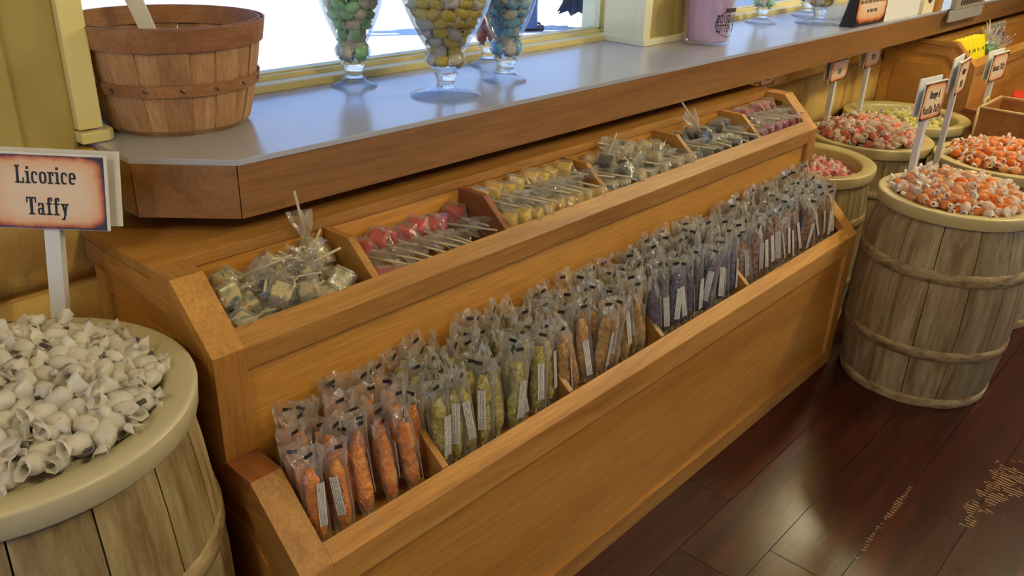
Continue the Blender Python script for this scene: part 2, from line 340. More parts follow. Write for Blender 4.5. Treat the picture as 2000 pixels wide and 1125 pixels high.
# posts between the windows
def window_post(idx, x0, x1):
    p = box('wall_post_%d' % idx, x0, x1, YW, 1.79, 1.10, 2.36, 'trim_pale', kind='structure')
    box('rear_core', x0 + .08, x1 - .06, 1.79, 1.95, 1.10, 2.36, 'trim_pale', p)
    box('corner_trim', x0 - .012, x0 + .03, YW - .012, YW + .02, 1.118, 2.36, 'trim_pale', p, .002)
    box('front_panel', x0 + .03, x1 - .03, YW - .006, YW, 1.118, 2.36, 'plaster', p)
    box('groove_strip', (x0 + x1) / 2 - .01, (x0 + x1) / 2 + .03, YW - .012, YW, 1.118, 2.36, 'plaster', p, .002)
    box('base_trim', x0 - .016, x1 + .01, YW - .02, 1.80, 1.10, 1.122, 'trim_pale', p, .003)
    return p
window_post(1, 2.456, 2.84); window_post(2, 4.62, 5.0); window_post(3, 6.9, 7.3)
def window(idx, x0, x1):
    f = prism('window_%d' % idx, [(1.775, 1.10), (1.775, 1.117), (1.782, 1.119), (1.82, 1.119), (1.822, 1.128), (1.84, 1.128), (1.84, 1.10)], x0, x1, 'trim_paint', kind='structure', bev=.0015)
    box('frame_side', x0, x0 + .03, 1.80, 1.88, 1.10, 2.36, 'trim_paint', f, .002); box('frame_side', x1 - .03, x1, 1.80, 1.88, 1.10, 2.36, 'trim_paint', f, .002)
    box('frame_stop', x0 + .03, x0 + .042, 1.84, 1.875, 1.12, 2.36, 'trim_pale', f, .001); box('frame_stop', x1 - .042, x1 - .03, 1.84, 1.875, 1.12, 2.36, 'trim_pale', f, .001)
    box('frame_top', x0, x1, 1.80, 1.88, 2.32, 2.36, 'trim_paint', f, .002)
    box('frame_bottom', x0, x1, 1.84, 1.875, 1.10, 1.132, 'trim_paint', f, .001)
    box('pane', x0 + .03, x1 - .03, 1.855, 1.859, 1.13, 2.34, 'pane_glass', f)
    box('outer_sill', x0, x1, 1.875, 1.98, 1.04, 1.10, 'concrete', f)
window(1, .625, 2.535); window(2, 2.78, 4.70); window(3, 4.94, 6.98); window(4, 7.3, 9.1)
tr = box('trim_1', .60, .645, 1.612, 1.86, 1.125, 2.36, 'trim_paint', kind='structure', bev=.003)
prism('trim_2', [(.598, 1.60), (.650, 1.60), (.662, 1.612), (.662, 1.655), (.598, 1.655)], 1.101, 1.122, 'trim_paint', axis='z', bev=.003, kind='structure')
# outdoors
box('pavement', -60, 90, 1.95, 90, -.1, 0, 'concrete', kind='structure')
box('pavement_street', -60, 90, -60, -3.2, -.1, 0, 'concrete', kind='structure'); box('pavement_side', -60, -2.7, -3.2, 1.95, -.1, 0, 'concrete', kind='structure')

# ------------------------------------------------------------------ lamps (warm globes under the ceiling)
def globe_lamp(loc, power, label, r=.11):
    o = thing('globe_lamp', label, 'lamp', (loc[0], loc[1], 2.8), 0, 'ceiling globe lamps')
    h = 2.8 - loc[2]; nm = 'lamp_glow_%d' % power
    if nm not in MATS: glow(nm, power)
    link('canopy', lathe_me('canopy', [(0, 0), (.06, 0), (.055, -.02), (.012, -.03), (.012, -h + r), (0, -h + r)], 20), 'brass', o)
    link('globe', lathe_me('globe', [(r * math.sin(PI * k / 12), -h - r * math.cos(PI * k / 12)) for k in range(13)], 24), nm, o)
    return o
globe_lamp((1.1, -.85, 2.5), 122, 'warm globe lamp above the middle of the candy case')
globe_lamp((3.85, -.25, 2.5), 185, 'warm globe lamp above the taffy barrels')
globe_lamp((5.0, 1.42, 2.45), 110, 'warm globe lamp above the second candy case')
globe_lamp((5.1, -.1, 2.5), 120, 'warm globe lamp over the aisle beside the second candy case')
globe_lamp((-1.0, .1, 2.5), 78, 'warm globe lamp near the licorice barrel side of the room')

# ------------------------------------------------------------------ window shelf
sh = thing('window_shelf', 'long wooden window shelf with glossy grey laminate top and chamfered end', 'shelf', (2.5, 1.34, .987))
def sub(o): # keep world coordinates for children of a placed empty
    o.matrix_parent_inverse = Matrix.Translation(Vector(o.parent.location)).inverted(); return o
outl = [(.622, 1.805), (.622, 1.475), (.758, 1.338), (7.6, 1.338), (7.6, 1.805)]
sub(prism('laminate_top', outl, 1.089, 1.10, 'laminate', sh, 'z', .0012))
sub(prism('underside_board', [(.64, 1.608), (.64, 1.485), (.765, 1.36), (7.6, 1.36), (7.6, 1.608)], .99, 1.0, 'case_wood_x', sh, 'z'))
sub(prism('fascia', [(.757, 1.340), (4.63, 1.340), (4.63, 1.36), (.766, 1.36)], .987, 1.089, 'fascia_wood', sh, 'z', .0012))
sub(prism('fascia', [(4.632, 1.340), (7.6, 1.340), (7.6, 1.36), (4.632, 1.36)], .987, 1.089, 'fascia_wood', sh, 'z', .0012))
sub(prism('fascia', [(.624, 1.474), (.756, 1.341), (.765, 1.361), (.643, 1.484)], .987, 1.089, 'fascia_wood', sh, 'z', .0012))
sub(prism('fascia', [(.624, 1.606), (.624, 1.476), (.642, 1.486), (.642, 1.606)], .987, 1.089, 'fascia_wood', sh, 'z', .0012))

# ------------------------------------------------------------------ candy cases
E_, D_, C_, B_, A_, T_ = (.929, .516), (1.064, .643), (1.137, .645), (1.139, .848), (1.251, .953), (1.32, .953)
YB = 1.592
def strip(p, q, th):   # board along p->q with thickness th inward (to the right of travel from front to back/up)
    d = Vector((q[0] - p[0], q[1] - p[1])).normalized(); n = Vector((d.y, -d.x)) * th
    return [p, q, (q[0] + n.x, q[1] + n.y), (p[0] + n.x, p[1] + n.y)]
def offset(pts, w):
    L = []
    for p, q in zip(pts, pts[1:]):
        d = Vector((q[0] - p[0], q[1] - p[1])).normalized(); n = Vector((d.y, -d.x)) * w; L.append((Vector(p) + n, d))
    o = [tuple(L[0][0])]
    for (p, d), (q, e) in zip(L, L[1:]):
        den = d.x * e.y - d.y * e.x
        t_ = ((q.x - p.x) * e.y - (q.y - p.y) * e.x) / den; o.append(tuple(p + d * t_))
    d = L[-1][1]; o.append((pts[-1][0], o[-1][1] + d.y * (pts[-1][0] - o[-1][0]))); return o
def make_case(x0, x1, label, udivs, ldivs):
    c = thing('candy_case', label, 'display case', ((x0 + x1) / 2, .95, 0))
    FW = .0605
    def pr(name, poly, a0, a1, mat, bev=.0014): return sub(prism(name, poly, a0, a1, mat, c, 'x', bev))
    for (a, b, px) in ((x0, x0 + FW, x0 + .012), (x1 - FW, x1, x1 - .022)):
        pr('side_panel', [(.945, 0), (.945, .50), (1.075, .625), (1.155, .627), (1.157, .838), (1.258, .935), (YB, .935), (YB, 0)], px, px + .010, 'panel_wood', 0)
        ln = [(.929, 0), E_, D_, C_, B_, A_, (YB, .953)]
        Q0, Q1 = offset(ln, .0245), offset(ln, .072); out_ = a if px < (x0 + x1) / 2 else b - .012
        for k in range(1, 6): pr('side_frame', [Q0[k], Q0[k + 1], Q1[k + 1], Q1[k]], out_ + .001, out_ + .0115, 'case_wood_y', .001)
        Q2 = offset(ln, .125); rp_ = (px - .004, px) if px < (x0 + x1) / 2 else (px + .010, px + .014)
        pr('raised_panel', [(Q2[1][0], .09)] + [Q2[k] for k in (1, 2, 3, 4, 5)] + [(YB - .06, Q2[5][1]), (YB - .06, .09)], rp_[0], rp_[1], 'panel_wood', .001)
        pr('front_stile', [(.929, 0), (.929, .5155), (.953, .504), (.953, 0)], a, b, 'case_wood_z')
        Qm = offset(ln, .024)
        for nm_, k, mt in (('lower_slope_rail', 1, 'case_wood_y'), ('lower_top_rail', 2, 'dark_and_shade_wood_y'), ('riser_post', 3, 'case_wood_z'), ('upper_slope_rail', 4, 'case_wood_y')):
            pr(nm_, [ln[k], ln[k + 1], Qm[k + 1], Qm[k]], a, b, mt, .0008)
        pr('top_rail', [A_, T_, (T_[0], T_[1] - .024), Qm[5]], a, b, 'case_wood_y', .0008)
        pr('base_rail', [(.951, 0), (.951, .06), (YB, .06), (YB, 0)], px - .006, px + .016, 'case_wood_y')
    i0, i1 = x0 + FW, x1 - FW
    pr('top_board', [(1.3205, .931), (1.3205, .953), (YB, .953), (YB, .931)], x0, x1, 'case_wood_x')
    pr('bin_back', [(1.325, .78), (1.325, .931), (1.337, .931), (1.337, .78)], i0, i1, 'panel_wood', 0)
    pr('upper_rail', [B_, (1.168, .8752), (1.168, .805), (1.139, .805)], i0, i1, 'case_wood_x')
    pr('riser_panel', [(1.151, .46), (1.151, .82), (1.159, .82), (1.159, .46)], i0, i1, 'panel_wood', 0)
    pr('lower_rail', [E_, (.958, .5434), (.958, .452), (.929, .452)], i0, i1, 'case_wood_x')
    pr('front_panel', [(.9405, .05), (.9405, .46), (.9485, .46), (.9485, .05)], i0, i1, 'panel_wood', 0)
    pr('bottom_rail', [(.929, 0), (.929, .062), (.951, .062), (.951, 0)], i0, i1, 'case_wood_x')
    pr('upper_bin_floor', [(1.166, .78), (1.166, .792), (1.33, .792), (1.33, .78)], i0, i1, 'panel_wood', 0)
    pr('lower_bin_floor', [(.95, .484), (.95, .496), (1.152, .496), (1.152, .484)], i0, i1, 'panel_wood', 0)
    for x in udivs: pr('divider', [(1.169, .793), (1.169, .868), (1.245, .932), (1.324, .932), (1.324, .793)], x - .0085, x + .0085, 'dark_and_shade_wood_y' if abs(x - 1.307) < .01 else 'case_wood_y', .001)  # one divider's shaded face is put into its darker wood colour
    for x in ldivs: pr('divider', [(.959, .497), (.959, .545), (1.03, .60), (1.15, .60), (1.15, .497)], x - .0075, x + .0075, 'case_wood_y', .001)
    return c
UD = [.93, 1.307, 1.683, 2.11, 2.5]; LD = [.912, 1.3, 1.672, 2.12]
make_case(.562, 2.862, 'amber wooden two-tier candy case under the window shelf filled with lollipops and rock candy', UD, LD)
make_case(4.69, 6.99, 'second wooden candy case behind the barrels with yellow packets in its top bin', [5.32], [])

# ------------------------------------------------------------------ barrels
def make_barrel(loc, H, Rr, label, pale='liner', N=15, rz=0, fill=None, Rb=None, belly=None):
    b = thing('barrel', label, 'barrel', (loc[0], loc[1], 0), rz, 'barrels of salt water taffy')
    Rb = Rb or Rr * .93; bl = belly or Rr * 1.06; Rt = Rr - .018
    def rad(z):
        u = z / (H - .02); q = 1 - (2 * u - 1) ** 2
        return (Rb + (Rt - Rb) * u) * (1 - q) + bl * q
    zs = [.02 + (H - .05) * k / 8 for k in range(9)]; da = 2 * PI / N
    vs = []; fs = []
    for z in zs:
        r = rad(z); g = .0016 / r
        for a in (-da / 2 + g, -da / 6, da / 6, da / 2 - g): vs.append((r * math.cos(a) - (0 if abs(a) < da / 4 else .0012), r * math.sin(a), z))
        for a in (da / 2 - g, -da / 2 + g): vs.append(((r - .014) * math.cos(a), (r - .014) * math.sin(a), z))
    for j in range(8):
        for i in range(6): fs.append((j * 6 + i, j * 6 + (i + 1) % 6, j * 6 + 6 + (i + 1) % 6, j * 6 + 6 + i))
    fs += [tuple(range(5, -1, -1)), tuple(range(48, 54))]
    me = mesh('stave', vs, fs); me.materials.append(MATS['stave_wood'])
    for k in range(N):
        o = link('stave', me, None, b); o.rotation_euler = (0, 0, k * da + .3)
    for z, hw in ((.0, .034), (H * .30, .040), (H * .70, .042)):
        if z == 0: prof = [(rad(.0) + .004, 0), (rad(.03) + .006, .034), (rad(.03) - .004, .036), (rad(.0) - .016, .0), (rad(0) + .004, 0)]
        else: prof = [(rad(z - hw / 2) - .002, z - hw / 2), (rad(z - hw / 2) + .0035, z - hw / 2 + .002), (rad(z) + .004, z), (rad(z + hw / 2) + .0035, z + hw / 2 - .003), (rad(z + hw / 2) - .002, z + hw / 2)]
        link('hoop', lathe_me('hoop', prof, 44), 'barrel_hoop', b)
    h0 = fill
    prof = [(Rr - .030, H - .042), (Rr - .003, H - .042), (Rr - .001, H - .039), (Rr + .002, H - .006), (Rr + .0012, H - .0025), (Rr - .002, H - .0004), (Rr - .006, H), (Rr - .044, H - .004), (Rr - .050, H - .008), (Rr - .053, H - .016), (Rr - .058, H - .05),
            (Rr - .066, H + h0 - .02), (Rr - .10, H + h0 - .014), (0, H + h0 + .0)]
    link('rim_liner', lathe_me('rim_liner', prof, 56), pale, b)
    return b

# ------------------------------------------------------------------ taffy
def taffy_me(seed, body, paper='wax_paper', fan=1.0):
    r = random.Random(seed); n = 9; crum = .13 if body == 'taffy_white' else .10; vs = []; fs = []; fm = []
    rings = [(-.0275 * fan, .0125 * fan, .0050, 1), (-.0205, .0100, .0055, 1), (-.0155, .0058, .0056, 0), (-.0120, .0112, .0104, 0), (-.004, .0130, .0122, 0), (.004, .0130, .0122, 0), (.0120, .0112, .0104, 0), (.0155, .0058, .0056, 0), (.0205, .0100, .0055, 1), (.0275 * fan, .0125 * fan, .0050, 1)]
    t0, t1 = r.uniform(0, PI), r.uniform(0, PI)
    for k, (x, a, b, f) in enumerate(rings):
        tw = (t0 if k < 3 else t1) if f else 0
        for i in range(n):
            an = 2 * PI * i / n; yy = a * math.cos(an); zz = b * math.sin(an)
            if k in (0, 9): zz += r.uniform(-.003, .003); yy *= r.uniform(.85, 1.1)
            else: yy *= r.uniform(1 - crum, 1 + crum); zz *= r.uniform(1 - crum, 1 + crum)
            xx = x + (r.uniform(-.0025, .0025) if k in (0, 9) else 0)
            vs.append((xx, yy * math.cos(tw) - zz * math.sin(tw), yy * math.sin(tw) + zz * math.cos(tw)))
    for j in range(9):
        for i in range(n):
            fs.append((j * n + i, j * n + (i + 1) % n, (j + 1) * n + (i + 1) % n, (j + 1) * n + i)); fm.append(1 if j in (0, 1, 7, 8) else 0)
    me = mesh('taffy', vs, fs, False, fm)
    me.polygons.foreach_set('use_smooth', [m == 0 or body == 'taffy_white' for m in fm])
    me.materials.append(MATS[body]); me.materials.append(MATS[paper]); return me
TAFFY = {}
def taffy_set(body, small=False):
    if (body, small) not in TAFFY: TAFFY[(body, small)] = [taffy_me(k + 11, body, fan=.82 if small else (1.0 if body == 'taffy_white' else .88) + .12 * (k % 3)) for k in range(4)]
    return TAFFY[(body, small)]
def one_taffy(loc, body, rnd, label, group, s=1.0, flat=.5, name='taffy'):
    o = bpy.data.objects.new(name, rnd.choice(taffy_set(body, 'jar' in group))); COL.objects.link(o)
    o.location = loc; o.rotation_euler = (rnd.uniform(0, 2 * PI), rnd.uniform(-flat, flat), rnd.uniform(0, 2 * PI)); o.scale = (s,) * 3
    return tag(o, label, 'candy', group)
def heap(cx, cy, H, R, n, hc, he, bodies, label, group, seed, s=1.24, mark=None):
    name = group.replace(' pieces', '').replace(' ', '_')
    r = random.Random(seed); pts = []; tries = 0; dmin = .019 * s
    while len(pts) < n and tries < 20000:
        tries += 1; a = r.uniform(0, 2 * PI); q = R * math.sqrt(r.random()); x, y = q * math.cos(a), q * math.sin(a)
        z = H + he + (hc - he) * (1 - (q / R) ** 2) + r.uniform(-.012, .009)
        if all((x - p[0]) ** 2 + (y - p[1]) ** 2 + (z - p[2]) ** 2 > dmin * dmin for p in pts):
            pts.append((x, y, z))
        elif tries % 900 == 899: dmin *= .96
    for (x, y, z) in pts:
        q = math.hypot(x, y) / R; lb = label + (' at its crown' if q < .45 else ' on its slope' if q < .8 else ' against its rim')
        o = one_taffy((cx + x, cy + y, z), r.choice(bodies), r, lb, group, s * r.uniform(.92, 1.12), name=name)
        if mark and r.random() < .62:
            m = link('dark_mark', mark, None, o)
            m.rotation_euler = (r.uniform(0, 2 * PI), 0, 0)
mk = mesh('dark_mark', [(-.007, -.0035, .0130), (.007, -.0035, .0130), (.008, 0, .0140), (.007, .0035, .0130), (-.007, .0035, .0130), (-.008, 0, .0140)], [(0, 1, 2, 5), (5, 2, 3, 4)]); mk.materials.append(MATS['taffy_dark'])
LB = (.2725, 1.225); LH, LR = .86, .272
make_barrel(LB, LH, LR, 'big weathered barrel of white licorice taffy beside the candy case end', 'liner_pale', 16, .35, .0)
heap(*LB, LH, LR - .060, 265, .060, .002, ['taffy_white'], 'white twist of licorice taffy in the licorice sign barrel', 'licorice taffy pieces', 1, 1.14, mk)
B1 = (3.01, .68)
make_barrel(B1, .69, .25, 'weathered round barrel of pale orange vanilla taffy standing on the open floor', 'liner', 14, .1, 0.0, Rb=.243, belly=.272)
heap(*B1, .69, .190, 180, .052, .004, ['taffy_peach', 'taffy_peach', 'taffy_orange', 'taffy_cream'], 'peach and white taffy twist in the orange and vanilla barrel', 'orange vanilla taffy pieces', 2)
B2 = (3.155, 1.305)
make_barrel(B2, .65, .285, 'barrel half hidden behind the candy case end with a low fill of pink taffy', 'liner', 15, .5, -.075, belly=.283)
heap(*B2, .65, .218, 95, -.03, -.062, ['taffy_pink', 'taffy_pink', 'taffy_rose'], 'pink taffy twist low in the barrel by the case end', 'pink taffy pieces', 3)
B3 = (3.735, 1.255)
make_barrel(B3, .65, .262, 'barrel heaped with coral taffy below the window shelf', 'liner', 15, 0.8, .0, belly=.257)
heap(*B3, .65, .202, 190, .07, .004, ['taffy_coral', 'taffy_coral', 'taffy_cream'], 'coral and cream taffy twist in the heaped barrel', 'coral taffy pieces', 4)
B4 = (4.29, 1.29)
make_barrel(B4, .65, .285, 'barrel of lemon yellow taffy next to the second candy case', 'liner', 15, .2, -.06, belly=.276)
heap(*B4, .65, .218, 95, -.015, -.05, ['taffy_lemon'], 'pale yellow taffy twist in the barrel beside the second case', 'lemon taffy pieces', 5)
B5 = (3.80, .72)
make_barrel(B5, .65, .27, 'barrel of bright orange taffy behind the pale orange vanilla barrel', 'liner', 15, .6, .0, belly=.262)
heap(*B5, .65, .209, 155, .055, .004, ['taffy_orange', 'taffy_orange', 'taffy_peach'], 'bright orange taffy twist in the orange sign barrel', 'orange taffy pieces', 6)
B6 = (4.42, .74)
make_barrel(B6, .58, .27, 'barrel carrying the wooden basket near the second candy case', 'liner', 15, .9, -.02, belly=.262)

# ------------------------------------------------------------------ lettering (slab stroke alphabet)
def G(*parts): return parts
def r_(x0, y0, x1, y1): return [(x0, y0), (x1, y0), (x1, y1), (x0, y1)]
def ring(cx, cy, rx, ry, tx, ty, a0=0, a1=360, n=14):
    out = []
    for k in range(n):
        a, b = (math.radians(a0 + (a1 - a0) * q / n) for q in (k, k + 1))
        def P(t, i):
            c, s = math.cos(t), math.sin(t); c = math.copysign(abs(c) ** .7, c); s = math.copysign(abs(s) ** .7, s)
            return (cx + (rx - tx * i) * c, cy + (ry - ty * i) * s)
        out.append([P(a, 0), P(b, 0), P(b, 1), P(a, 1)])
    return out
sl = lambda x0, x1, y=0: r_(x0, y, x1, y + .085)
GL = {
 'L': (.66, [r_(.09, 0, .27, 1), sl(0, .62), sl(0, .36, .915), r_(.53, 0, .62, .32)]),
 'T': (.68, [r_(.24, 0, .44, 1), sl(.12, .56), r_(0, .91, .68, 1), r_(0, .68, .09, .95), r_(.59, .68, .68, .95)]),
 'i': (.36, [r_(.1, 0, .26, .68), sl(0, .36), sl(0, .26, .595), r_(.09, .79, .27, .95)]),
 'l': (.36, [r_(.1, 0, .26, 1), sl(0, .36), sl(0, .26, .915)]),
 'c': (.50, ring(.25, .34, .25, .34, .16, .09, 55, 305) + [r_(.34, .46, .46, .6)]),
 'o': (.54, ring(.27, .34, .27, .34, .16, .09)),
 'r': (.46, [r_(.1, 0, .26, .68), sl(0, .38), sl(0, .26, .595), r_(.24, .57, .44, .68), r_(.33, .45, .44, .62)]),
 'e': (.52, ring(.26, .34, .26, .34, .16, .09, 0, 310) + [r_(.1, .3, .5, .385)]),
 'a': (.54, ring(.2, .2, .2, .2, .13, .08) + [r_(.29, 0, .44, .62), r_(.06, .585, .4, .68), r_(.04, .48, .15, .64), sl(.29, .54)]),
 'f': (.42, [r_(.1, 0, .26, .92), sl(0, .38), sl(0, .4, .595), r_(.14, .9, .42, 1), r_(.33, .78, .42, .95)]),
 'y': (.56, [[(.06, .66), (.22, .66), (.38, .06), (.26, -.06)], [(.36, .66), (.48, .66), (.26, -.22), (.14, -.22)], sl(0, .28, .595), sl(.3, .56, .595), r_(.04, -.26, .24, -.16)]),
 'n': (.60, [r_(.08, 0, .22, .68), r_(.36, 0, .5, .6), r_(.2, .58, .46, .68), sl(0, .28), sl(.3, .58), sl(0, .2, .595)]),
 'g': (.54, ring(.25, .4, .25, .28, .14, .08) + ring(.25, -.08, .25, .17, .12, .07) + [r_(.4, .6, .54, .68)]),
 'O': (.64, ring(.32, .5, .32, .5, .19, .09)),
 'V': (.70, [[(.06, 1), (.26, 1), (.42, .06), (.28, 0)], [(.52, 1), (.62, 1), (.42, 0), (.3, 0)], sl(0, .32, .915), sl(.44, .7, .915)]),
 'B': (.62, [r_(.08, 0, .25, 1)] + ring(.3, .745, .28, .255, .17, .085, -90, 90) + ring(.3, .255, .3, .265, .18, .085, -90, 90) + [sl(0, .34), sl(0, .34, .915), sl(.1, .34, .46)]),
 'C': (.6, ring(.31, .5, .31, .5, .18, .09, 50, 310) + [r_(.44, .66, .55, .84)]),
 'h': (.6, [r_(.08, 0, .22, 1), r_(.36, 0, .5, .6), r_(.2, .58, .46, .68), sl(0, .28), sl(.3, .58), sl(0, .2, .915)]),
 'd': (.56, ring(.24, .34, .24, .34, .14, .09) + [r_(.36, 0, .5, 1), sl(.36, .58), sl(.28, .5, .915)]),
 't': (.42, [r_(.1, .04, .25, .9), sl(0, .4, .595), sl(.12, .4, 0)]),
 '&': (.7, ring(.3, .76, .2, .24, .11, .08) + ring(.27, .27, .27, .29, .14, .09) + [[(.2, .6), (.34, .66), (.7, 0), (.52, 0)], r_(.5, .4, .7, .48)]),
 ' ': (.34, []),
}
def lettering(text, height, parent, loc, mat='ink', width=None, squeeze=1.0, depth=.0006, name='lettering'):
    x = 0; polys = []
    for ch in text:
        w, ps = GL.get(ch, GL['o'])
        polys += [[(x + px, py) for px, py in p] for p in ps]; x += w + .07
    x -= .07; sx = height * squeeze if width is None else width / x
    bm = bmesh.new()
    for k, p in enumerate(polys):
        lift = depth + .00003 * (k % 3)
        A = [bm.verts.new(((px - x / 2) * sx, -lift, py * height)) for px, py in p]
        Bv = [bm.verts.new(((px - x / 2) * sx, 0, py * height)) for px, py in p]; n = len(p)
        bm.faces.new(A); bm.faces.new(Bv[::-1])
        for i in range(n): bm.faces.new((A[i], A[(i + 1) % n], Bv[(i + 1) % n], Bv[i]))
    o = link(name, bm_mesh(bm, name), mat, parent); o.location = loc; return o
# taffy signs: two cards on either side of a white post
def taffy_sign(base, top_z, rot, lines, label, wd=.19, hg=.128, back=(.012, .008), post_len=.3, squeeze=.62):
    s = thing('taffy_sign', label, 'sign', base, 0, 'taffy flavour signs'); s.rotation_euler = rot
    link('post', box_me('post', -.0125, .0125, -.010, .010, -.05, post_len - .01, .001), 'white_plastic', s)
    link('back_board', box_me('back_board', -wd / 2 + back[0], wd / 2 + back[0], .0105, .0155, post_len - hg + back[1], post_len + back[1], .0005), 'white_paper', s)
    fb = link('front_board', box_me('front_board', -wd / 2, wd / 2, -.0155, -.0105, post_len - hg, post_len, .0005), 'white_paper', s)
    fc = link('parchment_face', box_me('parchment_face', -wd / 2 + .001, wd / 2 - .004, -.0165, -.0156, post_len - hg + .001, post_len - .004), 'parchment', fb)
    n = len(lines)
    for k, (tx, zf, hh, wf) in enumerate(lines):
        lettering(tx, hh, fb, (0, -.0166, post_len - hg + zf * hg), width=wf)
    return s
Mx = Matrix(((.7277271, .66812127, .15500723), (-.68493493, .71971245, .11348185), (-.035741, -.18875368, .98137385)))
ctr = Vector((.46410932, 1.42817088, 1.08509165)); base = ctr + Mx @ Vector((0, .0155, -.2355))
taffy_sign(base, 0, Mx.to_euler(), [('Licorice', .60, .029, .094), ('Taffy', .19, .029, .066)], 'sign reading Licorice Taffy standing in the white taffy barrel', .19, .125, (.011, .004), .298)
def std_sign(x, y, z0, top, yaw, lines, label, **kw):
    taffy_sign((x, y, z0), 0, (0, 0, yaw), lines, label, post_len=top - z0, **kw)
std_sign(3.075, .862, .66, 1.03, -.12, [('Orange &', .56, .027, .075), ('Vanilla Taffy', .16, .027, .13)], 'sign reading Orange and Vanilla Taffy on its post', wd=.16)
std_sign(3.60, .925, .62, 1.035, .10, [('Orange', .58, .026, .07), ('Taffy', .2, .026, .06)], 'sign reading Orange Taffy on its post')
std_sign(4.46, 1.0, .55, .965, -.05, [('Banana Taffy', .38, .03, .16)], 'sign reading Banana Taffy behind the wooden basket', wd=.22)
std_sign(3.72, 1.448, .62, .985, .05, [('Red and Chocolate', .66, .024, .17), ('Taffy', .24, .024, .045)], 'sign with Taffy on its lower line above the coral taffy heap', wd=.215)
std_sign(4.235, 1.497, .58, .98, .0, [('Lemon', .66, .026, .08), ('Taffy', .28, .026, .055)], 'sign with Taffy on its lower line above the yellow taffy', wd=.19)
std_sign(3.185, 1.52, .58, 1.02, .05, [('Orange', .66, .026, .08), ('Taffy', .17, .026, .055)], 'sign mostly hidden behind the top corner of the candy case', wd=.14)

# ------------------------------------------------------------------ splint basket on the shelf
BK = (.822, 1.665)
bk = thing('splint_basket', 'round wooden splint basket standing on the chamfered end of the window shelf', 'basket', (BK[0], BK[1], 1.10))
def brad(z): return .136 + (.181 - .136) * (max(z, 0) / .205) ** .72
def ribbon(name, z0, z1, off, mat, parent, th=.003, n=48, wob=.0, a0=0, a1=2 * PI, rf=None):
    rf = rf or brad; pr_ = [(rf(z0) + off, z0), (rf((z0 + z1) / 2) + off, (z0 + z1) / 2), (rf(z1) + off, z1), (rf(z1) + off + th, z1), (rf((z0 + z1) / 2) + off + th, (z0 + z1) / 2), (rf(z0) + off + th, z0), (rf(z0) + off, z0)]
    return link(name, lathe_me(name, pr_, n, False, a0, a1), mat, parent)
NS = 22
vs = []; fs = []
zz = [0, .012, .04, .08, .13, .17, .205]
for z in zz:
    r = brad(z) if z > 0 else brad(0) - .006
    for a in (-1, 0, 1):
        an = a * PI / NS * 1.06; vs.append((r * math.cos(an), r * math.sin(an), z))
    for a in (1, 0, -1):
        an = a * PI / NS * 1.06; vs.append(((r - .0025) * math.cos(an), (r - .0025) * math.sin(an), z))
for j in range(len(zz) - 1):
    for i in range(6): fs.append((j * 6 + i, j * 6 + (i + 1) % 6, j * 6 + 6 + (i + 1) % 6, j * 6 + 6 + i))
fs += [tuple(range(5, -1, -1)), tuple(range(36, 42))]
sm = mesh('splint', vs, fs); sm.materials.append(MATS['splint_wood'])
for k in range(NS):
    o = link('splint', sm, None, bk); o.rotation_euler = (0, 0, 2 * PI * k / NS + R_.uniform(-.02, .02)); o.scale = (1 + (.012 if k % 2 else -.006),) * 2 + (1,)
link('bottom', lathe_me('bottom', [(0, .004), (.132, .004), (.132, .008), (0, .008)], 32, False), 'splint_wood', bk)
ribbon('middle_hoop', .082, .104, .0035, 'hoop_wood', bk); ribbon('rim_band', .166, .208, .0035, 'hoop_wood', bk, .0035); ribbon('inner_rim_band', .172, .209, -.0075, 'hoop_wood', bk, .003)
for k in range(16):
    a = 2 * PI * k / 16
    o = link('staple', box_me('staple', -.001, .001, -.0012, .0012, -.005, .005), 'black_plastic', bk); o.location = ((brad(.093) + .0072) * math.cos(a), (brad(.093) + .0072) * math.sin(a), .093); o.rotation_euler = (.9, 0, a)
hs = tag(link('scoop', prism_me('scoop', [(-.013, 0), (.013, 0), (.017, .26), (.012, .29), (-.012, .29), (-.017, .26)], -.004, .004, 'y', .002), 'white_plastic'), 'white plastic scoop handle leaning inside the splint basket', 'scoop')
hs.location = (.835, 1.655, 1.115); hs.rotation_euler = (-.18, -.34, -.6)
